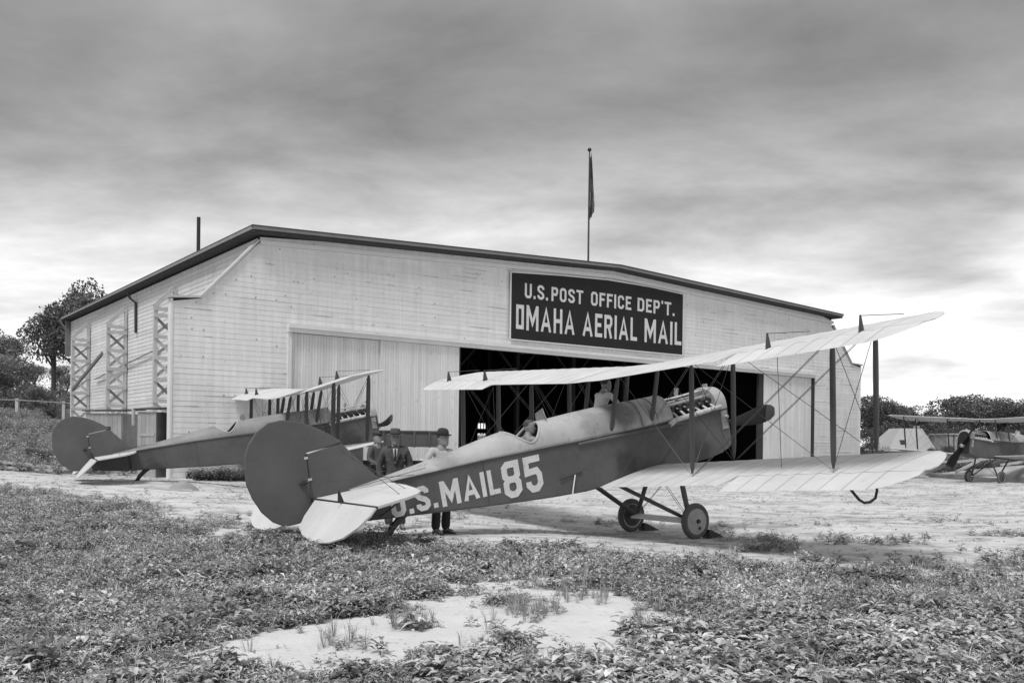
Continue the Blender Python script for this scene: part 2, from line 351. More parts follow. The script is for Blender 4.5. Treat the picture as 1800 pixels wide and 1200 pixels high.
for pl, w_, k in (([(-12, 20.5), (-5, 19.4), (0, 17.2), (3.4, 16.9)], .16, .30), ([(-12, 22.2), (-4, 21), (1, 18.9), (2.6, 18.4)], .16, .28), ([(-6, 26), (2, 22.5), (9, 21), (20, 24)], .2, .25), ([(-6, 27.8), (2, 24.3), (9, 22.8), (20, 26)], .2, .22), ([(4, 15.3), (9, 17.5), (16, 24), (22, 34)], .22, .22), ([(-.9, 16.2), (.6, 17.2), (2.2, 17.6)], .4, .35), ([(5, 26), (14, 30), (24, 44)], .5, .2)): track(pl, w_, k)
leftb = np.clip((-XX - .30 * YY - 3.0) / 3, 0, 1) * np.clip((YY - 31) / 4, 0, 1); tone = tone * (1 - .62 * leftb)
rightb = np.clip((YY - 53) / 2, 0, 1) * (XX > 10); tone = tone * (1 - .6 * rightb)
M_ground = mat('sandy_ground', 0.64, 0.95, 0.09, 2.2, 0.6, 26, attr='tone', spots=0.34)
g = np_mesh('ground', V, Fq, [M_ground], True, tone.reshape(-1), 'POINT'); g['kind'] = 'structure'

# ------------------------------------------------------------------ hangar
BY = R_(37.354); C0 = Vector((-12.42, 33.0, 0))
MH = Matrix.Translation(C0) @ Matrix.Rotation(BY, 4, 'Z')     # local x = w along the front, y = s into the building, z up
WT = 44.5; ZB = -2.2
hangar = thing('hangar', 'large white clapboard airmail hangar with black sign and sliding doors', 'hangar', M=MH)
RL = (2.95, 8.06); RA = (22.0, 8.97); RR = (41.5, 8.36)
def zroof(x):
    return np.interp(x, [RL[0], RA[0], RR[0]], [RL[1], RA[1], RR[1]])
OUT = [(0, ZB), (0, 5.10), (1.05, 5.20), (3.3, 7.62), (3.3, zroof(3.3) - .22), (RA[0], RA[1] - .22), (41.2, zroof(41.2) - .22), (41.2, 7.7), (43.4, 5.38), (WT, 5.33), (WT, ZB)]
D0, D1, DZ = 4.62, 39.2, 4.26
mb = MB(); mb.prism([(0, ZB), (0, 5.10), (1.05, 5.20), (3.3, 7.62), (3.3, zroof(3.3) - .22), (D0, zroof(D0) - .22), (D0, ZB)], 'y', .03, .22)
mb.prism([(D0, DZ), (D0, zroof(D0) - .22), (RA[0], RA[1] - .22), (D1, zroof(D1) - .22), (D1, DZ)], 'y', .03, .22)
mb.prism([(D1, ZB), (D1, zroof(D1) - .22), (41.2, zroof(41.2) - .22), (41.2, 7.7), (43.4, 5.38), (WT, 5.33), (WT, ZB)], 'y', .03, .22)
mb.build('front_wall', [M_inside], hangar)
def wl(z): return 0.0 if z < 5.1 else float(np.interp(z, [5.1, 5.2, 7.62], [0, 1.05, 3.3]))
def wr(z): return WT if z < 5.33 else float(np.interp(z, [5.33, 5.38, 7.7], [WT, 43.4, 41.2]))
mb = MB(); H = .20; z = ZB
while z < 8.7:
    zl, zh = z, z + H
    spans = []
    def lim(zv, side):
        if zv <= 7.6: return wl(zv) if side == 0 else wr(zv)
        zt = zv + .2
        if side == 0: return max(3.3, float(np.interp(zt, [RL[1], RA[1]], [RL[0], RA[0]])))
        return min(41.2, float(np.interp(zt, [RR[1], RA[1]], [RR[0], RA[0]])))
    L0, L1, R0, R1 = lim(zl, 0), lim(zh, 0), lim(zl, 1), lim(zh, 1)
    if zl < DZ: spans = [(L0, L1, D0, D0), (D1, D1, R0, R1)]
    else: spans = [(L0, L1, R0, R1)]
    for a0, a1, b0, b1 in spans:
        if b0 - a0 < .3: continue
        cuts = [0.0]; t = random.uniform(1, 4.5)
        while t < (b0 - a0) - 1: cuts.append(t / (b0 - a0)); t += random.choice([3.0, 4.2, 4.9])
        cuts.append(1.0)
        for c0, c1 in zip(cuts[:-1], cuts[1:]):
            g_ = .0018 / (b0 - a0)
            p0 = a0 + (b0 - a0) * (c0 + g_); p1 = a0 + (b0 - a0) * (c1 - g_); q0 = a1 + (b1 - a1) * (c0 + g_); q1 = a1 + (b1 - a1) * (c1 - g_)
            jit = random.choice([0, 0, .001, .002, .006])
            tn = random.gauss(1, .022)
            zj = random.uniform(-.004, .004)
            mb.add([(p0, -.002 - jit, zl + zj), (p1, -.002 - jit, zl + zj), (q1, .004, zh), (q0, .004, zh), (p0, .012, zl + zj), (p1, .012, zl + zj)], [(0, 1, 2, 3), (4, 5, 1, 0)], None, tn)
            if random.random() < .22:      # dark strip painted as the shadow of an open seam
                k0 = random.uniform(p0, p1); k1 = min(p1, k0 + random.uniform(.3, 1.5))
                mb.add([(k0, -.009 - jit, zl + zj - .004), (k1, -.009 - jit, zl + zj - .010), (k1, -.009 - jit, zl + zj + .016), (k0, -.009 - jit, zl + zj + .010)], [(0, 1, 2, 3)], None, .50)
            while random.random() < .35:    # nail stain
                k0 = random.uniform(p0, p1)
                mb.add([(k0, -.009 - jit, zl + .02), (k0 + .05, -.009 - jit, zl + .02), (k0 + .05, -.009 - jit, zl + .075), (k0, -.009 - jit, zl + .075)], [(0, 1, 2, 3)], None, .42)
    z += H
mb.build('clapboard', [M_white], hangar, kind='stuff', fixn=False)
# corner boards, flank copings, frieze
def part(name, mb_, m, par=hangar, **k): return mb_.build(name, m, par, **k)
for xx in (0, WT):
    mb = MB(); mb.box(xx - .04, xx + .04, -.03, .30, ZB, 5.1 if xx == 0 else 5.33); part('corner_board', mb, M_whitet)
mb = MB(); mb.beam((-.14, .1, 5.15), (1.08, .1, 5.26), .42, .07); mb.beam((1.03, .1, 5.25), (3.24, .1, 7.66), .42, .07); part('flank_coping', mb, M_buttress)
mb = MB(); mb.beam((WT + .14, .1, 5.38), (43.38, .1, 5.43), .42, .07); mb.beam((43.43, .1, 5.42), (41.3, .1, 7.72), .42, .07); part('flank_coping', mb, M_buttress)
mb = MB(); mb.beam((3.3, -.05, RL[1] - .47), (RA[0], -.05, RA[1] - .47), .06, .17); part('frieze_board', mb, M_whitet)
mb = MB(); mb.beam((RA[0], -.05, RA[1] - .47), (41.3, -.05, RR[1] - .47), .06, .17); part('frieze_board', mb, M_whitet)
# side walls and back wall
SL = 33.0
mb = MB(); z = ZB
while z < 7.7:
    t = 0
    while t < SL:
        t2 = min(SL, t + random.choice([3.6, 4.8, 5.5]))
        mb.add([(3.292, t, z), (3.292, t2, z), (3.306, t2, z + .2), (3.306, t, z + .2)], [(0, 3, 2, 1)], None, random.gauss(1, .04)); t = t2
    z += .2
part('side_clapboard', mb, [M_white], kind='stuff', fixn=False)
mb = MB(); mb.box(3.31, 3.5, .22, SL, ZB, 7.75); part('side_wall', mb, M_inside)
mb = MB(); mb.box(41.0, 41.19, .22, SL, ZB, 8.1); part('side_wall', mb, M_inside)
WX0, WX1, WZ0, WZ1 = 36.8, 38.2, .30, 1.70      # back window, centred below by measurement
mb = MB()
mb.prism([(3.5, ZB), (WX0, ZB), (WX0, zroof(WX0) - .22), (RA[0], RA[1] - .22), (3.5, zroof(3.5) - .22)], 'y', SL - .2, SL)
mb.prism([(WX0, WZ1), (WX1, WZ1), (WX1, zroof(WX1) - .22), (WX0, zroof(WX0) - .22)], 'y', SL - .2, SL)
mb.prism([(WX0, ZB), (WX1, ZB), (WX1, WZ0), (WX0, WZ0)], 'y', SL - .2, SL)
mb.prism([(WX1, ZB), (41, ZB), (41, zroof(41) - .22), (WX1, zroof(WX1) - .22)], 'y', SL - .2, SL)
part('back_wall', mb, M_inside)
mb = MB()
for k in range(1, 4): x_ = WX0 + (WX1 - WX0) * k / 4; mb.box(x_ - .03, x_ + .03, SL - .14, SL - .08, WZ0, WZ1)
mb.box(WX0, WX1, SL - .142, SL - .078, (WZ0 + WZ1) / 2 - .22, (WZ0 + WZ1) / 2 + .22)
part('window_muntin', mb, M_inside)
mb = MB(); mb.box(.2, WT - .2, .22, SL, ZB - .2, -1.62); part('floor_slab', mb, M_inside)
# roof
mb = MB(); th = .18
poly = [(RL[0] - .12, RL[1] - .03), RA, (RR[0] + .12, RR[1] - .03), (RR[0] + .12, RR[1] - th - .03), (RA[0], RA[1] - th + .02), (RL[0] - .12, RL[1] - th - .03)]
mb.prism(poly, 'y', -.50, SL + .4); part('roof_deck', mb, M_soffit)  # near-black edge below the fascia paints the soffit's shadow band
mb = MB(); mb.beam((RL[0] - .14, -.53, RL[1] - .055), (RA[0], -.53, RA[1] - .035), .05, .115); part('front_fascia', mb, M_fascia)
mb = MB(); mb.beam((RA[0], -.53, RA[1] - .035), (RR[0] + .14, -.53, RR[1] - .055), .05, .115); part('front_fascia', mb, M_fascia)
mb = MB(); mb.beam((RL[0] - .16, -.5, RL[1] - .06), (RL[0] - .16, SL + .4, RL[1] - .06), .06, .12); part('eave_fascia', mb, M_fascia)
mb = MB(); mb.prism([(RL[0] - .2, RL[1] + .012), (RA[0], RA[1] + .045), (RR[0] + .2, RR[1] + .012), (RR[0] + .2, RR[1] + .04), (RA[0], RA[1] + .075), (RL[0] - .2, RL[1] + .04)], 'y', -.6, SL + .45); part('roofing', mb, M_roof)
mb = MB(); mb.box(22.2, 22.9, 2.0, 2.9, 8.95, 9.22); mb.beam((22.1, 2.4, 9.25), (23.1, 2.4, 9.12), 1.0, .06); part('roof_hatch', mb, M_fascia)
# door header and frame
mb = MB(); mb.box(D0 - .18, D1 + .12, -.22, .02, 4.40, 4.54); mb.box(D0 - .18, D1 + .10, -.16, .02, 4.24, 4.397); part('door_header', mb, M_whitet)
mb = MB(); mb.box(D0 - .16, D0 - .003, -.07, .02, ZB, 4.237); part('door_frame', mb, M_whitet)
mb = MB(); mb.box(D1 + .003, D1 + .14, -.07, .02, ZB, 4.237); part('door_frame', mb, M_post)
def leaf(x0, x1, y):
    r = mbb = MB(); x = x0; bw_ = .125
    while x < x1 - .01:
        xe = min(x + bw_, x1); mbb.box(x + .004, xe - .004, y, y + .04, ZB + .25, 4.232, tone=random.gauss(1, .035)); x += bw_
    mbb.box(x0 + .01, x1 - .01, y + .042, y + .07, ZB + .25, 4.23, tone=.5)
    d = mbb.build('sliding_door', [M_white], hangar)
    m2 = MB(); m2.box(x0, x0 + .03, y - .012, y + .05, ZB + .25, 4.233); m2.build('edge_board', M_whitet, d)
    m2 = MB(); m2.box(x1 - .03, x1, y - .012, y + .05, ZB + .25, 4.233); m2.build('edge_board', M_whitet, d)
    return d
leaf(4.66, 8.63, .06); leaf(8.60, 12.58, -.02)
leaf(34.4, 39.15, .06)
mb = MB(); mb.box(33.95, 34.38, .03, .2, ZB + .2, 4.236); part('door_post', mb, M_post)
mb = MB(); mb.box(12.6, 12.75, .1, .25, ZB + .2, 4.236); part('door_post', mb, M_post)
# interior posts with knee braces, and roof beams
for sx in (9, 18, 27):
    for wx in (14.0, 18.4, 22.8, 27.2, 31.6):
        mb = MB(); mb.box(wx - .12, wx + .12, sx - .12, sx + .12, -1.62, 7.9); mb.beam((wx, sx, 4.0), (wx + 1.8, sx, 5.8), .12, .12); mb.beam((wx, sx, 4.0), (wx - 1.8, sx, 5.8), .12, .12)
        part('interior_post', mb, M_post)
# timber buttresses along the side
def buttress(s):
    b = bpy.data.objects.new('buttress', None); COL.objects.link(b); b.parent = hangar
    wo_, wi = 2.22, 3.24
    mb = MB(); mb.box(wo_, wo_ + .16, s - .1, s + .1, ZB, 6.22); mb.build('post', M_buttress, b)
    mb = MB(); mb.box(wi - .12, wi, s - .1, s + .1, ZB, 6.9); mb.build('post', M_buttress, b)
    mb = MB(); mb.beam((wo_ + .02, s, 6.15), (wi - .06, s, 7.15), .22, .13, up=(0, 1, 0)); mb.build('raker', M_buttress, b)
    zs = [6.05, 5.75, 4.75, 3.75, 2.75, 1.75, .75, -.25, -1.25]
    for i, z0 in enumerate(zs):
        mb = MB(); mb.box(wo_ - .03, wi, s - .15, s - .103, z0 - .09, z0 + .09); mb.build('rail', M_buttress, b)
        if 0 < i < len(zs) - 1:
            z1 = zs[i + 1]
            mb = MB(); mb.beam((wo_ + .08, s - .06, z0 - .1), (wi - .06, s - .06, z1 + .1), .04, .13, up=(0, 0, 1)); mb.build('brace', M_oldwood if i in (1, 4) else M_buttress, b)
            mb = MB(); mb.beam((wo_ + .08, s + .06, z1 + .1), (wi - .06, s + .06, z0 - .1), .04, .13, up=(0, 0, 1)); mb.build('brace', M_buttress, b)
for s in (1.5, 10.1, 18.8, 27.4): buttress(s)
mb = MB(); mb.beam((2.1, 26.5, 2.9), (2.1, 19.2, 4.6), .1, .18); part('leaning_prop', mb, M_oldwood)
mb = MB(); mb.tube([(3.15, 25.5, 3.55), (3.15, 12.6, 4.45)], .04, 6); part('wall_pipe', mb, M_fascia)
mb = MB(); mb.tube([(2.85, 17.2, 7.75), (3.0, 17.2, 7.45), (3.2, 16.9, 7.2), (3.22, 16.9, 5.6)], .07, 8); part('downspout', mb, M_soffit)
mb = MB(); mb.beam((2.6, SL + .1, 7.85), (3.2, SL + .1, 6.9), .1, .14); mb.box(3.0, 3.5, SL, SL + .3, 5.5, 7.8); part('eave_bracket', mb, M_oldwood)
# ------------------------------------------------------------------ block lettering
def stroke_poly(pts, th, closed=False):
    n = len(pts); P = [Vector((p[0], p[1])) for p in pts]; L = []; Rr = []
    for i in range(n):
        if closed: a, b = P[i - 1], P[(i + 1) % n]
        else: a, b = P[max(i - 1, 0)], P[min(i + 1, n - 1)]
        d0 = (P[i] - a); d1 = (b - P[i])
        if d0.length < 1e-9: d0 = d1
        if d1.length < 1e-9: d1 = d0
        d0.normalize(); d1.normalize(); n0 = Vector((-d0.y, d0.x)); n1_ = Vector((-d1.y, d1.x)); m = (n0 + n1_)
        m = m / max(m.length, 1e-6); k = th / 2 / max(.45, m.dot(n0)); L.append(P[i] + m * k); Rr.append(P[i] - m * k)
    qs = []
    for i in range(n if closed else n - 1):
        j = (i + 1) % n; qs.append([L[i], L[j], Rr[j], Rr[i]])
    return qs
t_ = .20; h_ = t_ / 2
GL = {
 'O': (.62, [([(h_ + .10, h_), (h_, .22), (h_, .78), (h_ + .10, 1 - h_), (.62 - h_ - .10, 1 - h_), (.62 - h_, .78), (.62 - h_, .22), (.62 - h_ - .10, h_)], True)]),
 'o': (.55, [([(h_, h_), (h_, 1 - h_), (.55 - h_, 1 - h_), (.55 - h_, h_)], True)]),
 'U': (.62, [([(h_, 1), (h_, .22), (h_ + .10, h_), (.62 - h_ - .10, h_), (.62 - h_, .22), (.62 - h_, 1)], False)]),
 'S': (.62, [([(.62 - h_, .70), (.62 - h_, .80), (.62 - h_ - .11, 1 - h_), (h_ + .11, 1 - h_), (h_, .80), (h_, .66), (h_ + .10, .55), (.62 - h_ - .10, .45), (.62 - h_, .34), (.62 - h_, .20), (.62 - h_ - .11, h_), (h_ + .11, h_), (h_, .20), (h_, .30)], False)]),
 'P': (.60, [([(h_, 0), (h_, 1 - h_), (.42, 1 - h_), (.60 - h_, .82), (.60 - h_, .62), (.42, .47), (h_, .47)], False)]),
 'R': (.62, [([(h_, 0), (h_, 1 - h_), (.42, 1 - h_), (.62 - h_, .82), (.62 - h_, .64), (.42, .50), (h_, .50)], False), ([(.34, .50), (.62 - h_, 0)], False)]),
 'T': (.62, [([(0, 1 - h_), (.62, 1 - h_)], False), ([(.31, 1 - t_), (.31, 0)], False)]),
 'F': (.54, [([(h_, 0), (h_, 1 - h_), (.54, 1 - h_)], False), ([(h_, .52), (.46, .52)], False)]),
 'E': (.54, [([(.54, h_), (h_, h_), (h_, 1 - h_), (.54, 1 - h_)], False), ([(h_, .52), (.46, .52)], False)]),
 'I': (.20, [([(h_, 0), (h_, 1)], False)]),
 'C': (.60, [([(.60 - h_, .68), (.60 - h_, .80), (.60 - h_ - .11, 1 - h_), (h_ + .11, 1 - h_), (h_, .80), (h_, .20), (h_ + .11, h_), (.60 - h_ - .11, h_), (.60 - h_, .20), (.60 - h_, .32)], False)]),
 'D': (.62, [([(h_, h_), (h_, 1 - h_), (.40, 1 - h_), (.62 - h_, .78), (.62 - h_, .22), (.40, h_)], True)]),
 'M': (.84, [([(h_, 0), (h_, 1)], False), ([(.84 - h_, 0), (.84 - h_, 1)], False), ([(h_ + .02, .95), (.42, .30), (.84 - h_ - .02, .95)], False)]),
 'A': (.74, [([(.09, 0), (.37, .97), (.65, 0)], False), ([(.2, .30), (.54, .30)], False)]),
 'H': (.64, [([(h_, 0), (h_, 1)], False), ([(.64 - h_, 0), (.64 - h_, 1)], False), ([(h_, .5), (.64 - h_, .5)], False)]),
 'L': (.52, [([(h_, 1), (h_, h_), (.52, h_)], False)]),
 '.': (.20, [([(h_, 0), (h_, .20)], False)]),
 "'": (.16, [([(.10, 1.02), (.07, .78)], False)]),
 '8': (.60, [([(h_ + .09, .5), (h_, .60), (h_, .82), (h_ + .10, 1 - h_), (.5 - .0, 1 - h_), (.60 - h_, .82), (.60 - h_, .60), (.60 - h_ - .09, .5)], True), ([(h_ + .09, .5), (h_, .40), (h_, .20), (h_ + .12, h_), (.60 - h_ - .12, h_), (.60 - h_, .20), (.60 - h_, .40), (.60 - h_ - .09, .5)], True)]),
 '5': (.60, [([(.58, 1 - h_), (h_, 1 - h_), (h_ - .01, .56), (.42, .58), (.60 - h_, .46), (.60 - h_, .22), (.60 - h_ - .12, h_), (h_ + .11, h_), (h_, .22), (h_, .32)], False)]),
}
def letter(ch, x0, x1, z0, z1, fmap, m, parent, off=.004, thick=1.0):
    wd_, st_ = GL[ch]; mb = MB(); k = 0
    for pts, cl in st_:
        for q in stroke_poly(pts, t_ * thick, cl):
            # clip to the box by clamping, subdivide for kinked surfaces
            ax = [x0 + min(max(p.x / wd_, 0), 1) * (x1 - x0) for p in q]; az = [z0 + min(max(p.y, 0), 1.03) * (z1 - z0) for p in q]
            mb.add([fmap(a, b, off + k * .0004) for a, b in zip(ax, az)], [(0, 1, 2, 3)]); k += 1
    return mb.build('letter', m, parent, fixn=False)
def word(txt, x0, x1, z0, z1, zs, fmap, m, parent, th=1.0, off=.004):
    gap = .13; tot = sum(GL[c][0] for c in txt) + gap * (len(txt) - 1); k = (x1 - x0) / tot; x = x0
    for c in txt:
        wv = GL[c][0] * k; zz0 = z0 + zs * (x - x0)
        letter(c, x, x + wv, zz0, zz0 + (z1 - z0), fmap, m, parent, off, th); x += wv + gap * k
# sign
sb = bpy.data.objects.new('sign_board', None); COL.objects.link(sb); sb.parent = hangar
mb = MB(); mb.prism([(15.36, 4.80), (15.36, 7.92), (18.4, 8.13), (21.5, 8.28), (24.5, 8.27), (27.12, 8.16), (27.12, 4.84)], 'y', -.13, -.07); mb.build('panel', M_signb, sb)
mb = MB()
bp = [(15.36, 4.80), (15.36, 7.92), (18.4, 8.13), (21.5, 8.28), (24.5, 8.27), (27.12, 8.16), (27.12, 4.84)]
for i in range(len(bp)):
    a = bp[i]; b = bp[(i + 1) % len(bp)]; mb.beam((a[0], -.115, a[1]), (b[0], -.115, b[1]), .05, .05, up=(0, 0, 1) if abs(a[0] - b[0]) > .1 else (1, 0, 0))
mb.build('frame', M_whitet, sb)
fm = lambda a, b, o: (a, -.13 - o, b)
word('U.S.', 16.17, 17.60, 6.80, 7.50, .015, fm, M_letter, sb, .85)
word('POST', 17.80, 19.85, 6.83, 7.52, .02, fm, M_letter, sb, .85)
word('OFFICE', 20.36, 23.18, 6.87, 7.58, .01, fm, M_letter, sb, .85)
word("DEP'T.", 23.62, 26.45, 6.90, 7.62, .0, fm, M_letter, sb, .85)
word('oMAHA', 15.66, 19.32, 5.29, 6.48, .004, fm, M_letter, sb, .80)
word('AERIAL', 19.82, 23.62, 5.31, 6.52, .004, fm, M_letter, sb, .80)
word('MAIL', 24.15, 27.0, 5.34, 6.58, .004, fm, M_letter, sb, .80)

# flagpole and flag on the ridge
def hw(x, y, z): return MH @ Vector((x, y, z))
P = hw(20.55, .3, 8.9)
fp = thing('flagpole', 'thin flagpole with dark ball on the hangar ridge above the sign', 'flagpole', P)
mb = MB(); mb.tube([(0, 0, -.1), (0, 0, 3), (0, 0, 5.75)], [.05, .045, .03], 8); mb.build('pole', M_strut, fp, smooth=True)
mb = MB(); mb.lathe([(.0, -.11), (.07, -.08), (.11, 0), (.07, .08), (0.0, .11)], (0, 0, 5.86), (0, 0, 1), 12); mb.build('finial', M_black, fp, smooth=True)
mb = MB(); rows = 22; cols = 9; vs = []
for i in range(rows + 1):
    t = i / rows; zf = P.z + 5.5 - 3.15 * t; wdt = .10 + .34 * min(1, t * 1.25) * (1 - .15 * t)
    if t > .93: wdt *= .55
    for j in range(cols + 1):
        u_ = j / cols; fold = .07 * math.sin(u_ * 9 + t * 5) * (.4 + t)
        vs.append((P.x + .03 + u_ * wdt * .62, P.y + fold - .02, zf + .25 * u_ * (1 - t) - .12 * math.sin(u_ * 3 + t * 9)))
fs = []; mis = []
for i in range(rows):
    for j in range(cols):
        a = i * (cols + 1) + j; fs.append((a, a + 1, a + cols + 2, a + cols + 1)); mis.append(1 if (j * 1.2 + i * .55) % 4 < 1.3 and i > 8 else 0)
for f, q in zip(fs, mis): mb.f.append(f); mb.mi.append(q); mb.tone.append(1.0)
mb.v = vs
fl = mb.build('flag', [M_flagd, M_flagl], smooth=True, fixn=False)
fl.modifiers.new('thick', 'SOLIDIFY').thickness = .006
tag(fl, 'limp dark striped flag hanging folded down its pole above the hangar', 'flag')
# stove pipe on the left of the roof
P = hw(3.4, 7.5, 8.0)
sp = MB(); sp.tube([P, P + Vector((0, 0, 2.0))], .085, 10); o = sp.build('chimney_pipe', M_black, smooth=True); tag(o, 'tall black stovepipe rising from the left slope of the hangar roof', 'chimney')
# ------------------------------------------------------------------ biplane (x forward, y to the plane's left, z up; origin at the lower wing's leading edge)
def bmat(px, py, pz, yaw, pit, rl):
    a, b, c = R_(yaw), R_(pit), R_(rl)
    f = Vector((math.cos(a) * math.cos(b), math.sin(a) * math.cos(b), math.sin(b)))
    r0 = Vector((math.sin(a), -math.cos(a), 0)); u0 = r0.cross(f)
    r = r0 * math.cos(c) + u0 * math.sin(c); u = r.cross(f)
    return Matrix(((f.x, -r.x, u.x, px), (f.y, -r.y, u.y, py), (f.z, -r.z, u.z, pz), (0, 0, 0, 1)))
def wid(x): return float(np.interp(x, [-6.85, -5.65, -4.5, -3.2, -2, 1.8], [.04, .16, .27, .36, .39, .38]))
def ztop(x): return float(np.interp(x, [-6.85, -5.65, -3.9, -2.7, -1.5, 1.9], [.87, .89, .90, .87, .83, .80]))
def zbot(x): return float(np.interp(x, [-6.85, -6.05, -4.6, -3.53, -2.35, -1.8, 1.2, 1.76], [.50, .34, .17, .05, -.07, -.10, -.12, -.06]))
def hdk(x): return float(np.interp(x, [-6.2, -5.65, -4.5, -3.6, -3.35, -3.2, -2.5, -1.8, -1, -.4, .3, .5], [.88, .93, 1.07, 1.20, 1.23, 1.22, 1.28, 1.30, 1.31, 1.28, 1.27, 1.265]))
def deckz(x, y):
    k = min(abs(y) / (wid(x) + .012), 1.0); return ztop(x) + (hdk(x) - ztop(x)) * (1 - k ** 2.2) ** .55
CH = 1.68
def wing_mesh(y0, y1, side, xle, zle, dih, inc, ail0, droop, tip=True, twist=0.0):
    """one wing half; returns (fixed part, aileron, hinge data)"""
    nr_ = max(2, int(round((y1 - .50 - y0) / .37))); ribs = list(np.linspace(y0 + .02, y1 - .50, nr_ + 1)); ysx = []
    for a_, b_ in zip(ribs[:-1], ribs[1:]): ysx += [a_ - .018, a_ + .018, (a_ + b_) / 2]
    ysx += [ribs[-1] - .018, ribs[-1] + .018, y1 - .36, y1 - .30, y1 - .22, y1 - .12, y1 - .05, y1]
    prof = [0, .012, .05, .12, .22, .35, .5, .66, .8, .92, 1.0]
    def th_up(t): return .062 * (t ** .45) * (1 - t) ** .9 * 2.1
    def th_lo(t): return .020 * (t ** .4) * (1 - t) * 2.0
    def chord(y):
        d = max(0, y - (y1 - .62)) / .62
        le = xle - .02 - .95 * d ** 2.2 * .95; te = xle - CH - (.10 if y > ail0 else 0) + .62 * d ** 3
        return le, te
    def Z(x, y, up, t, sag):
        z = zle + dih * max(y - .4, 0) + (inc + twist * max(0, y - .4)) * (x - xle)
        k = 1 - .75 * (max(0, y - (y1 - .62)) / .62) ** 2
        return z + (th_up(t) if up else -th_lo(t)) * k - (sag if up else -sag) * math.sin(math.pi * min(1, t * 1.1)) ** .6
    HX = .72                                     # hinge line as a fraction of the chord
    def build(tlist, ylist, hinge=False):
        mb = MB(); rings = []
        for i, y in enumerate(ylist):
            sag = .020 if (min(abs(y - q) for q in ribs) > .08 and y < y1 - .6) else 0.0
            le, te = chord(y)
            if y > y1 - 1e-6: te = le - .25
            xs = [le + (te - le) * t for t in tlist]
            up = [(x, y * side, Z(x, y, True, t, sag)) for x, t in zip(xs, tlist)]; lo = [(x, y * side, Z(x, y, False, t, sag)) for x, t in zip(xs, tlist)]
            ring = up + lo[::-1]
            if hinge:
                hx, _, hz = ring[0]; hz = (ring[0][2] + ring[-1][2]) / 2; a = droop; o = []
                for (x, yy, z) in ring:
                    dx, dz = x - hx, z - hz; o.append((hx + dx * math.cos(a) - dz * math.sin(a) * 0, yy, hz + dz - (-dx) * math.tan(a)))
                ring = o
            rings.append(ring)
        mb.loft([[Vector(p) for p in r] for r in rings]); nn = len(rings[0])
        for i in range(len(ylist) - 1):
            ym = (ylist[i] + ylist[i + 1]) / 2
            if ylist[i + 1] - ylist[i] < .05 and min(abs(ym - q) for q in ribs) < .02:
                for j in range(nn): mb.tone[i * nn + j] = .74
        for j in range(len(mb.tone)): mb.tone[j] *= 1 - .05 * random.random()
        return mb
    full = prof
    fixed = [t * HX for t in full]
    yi = [y for y in ysx if y <= ail0 + .02] + [ail0 + .04]
    yo = [ail0 + .04] + [y for y in ysx if y > ail0 + .10]
    a = build(full, yi); b = build([t if t <= .66 else t for t in prof if t < .66] + [.70], yo)
    ya = [ail0 + .075] + [y for y in ysx if y > ail0 + .12 and y < y1 - .02]
    c = build([.715, .76, .82, .90, .96, 1.0], ya, True)
    return a, b, c, chord, Z
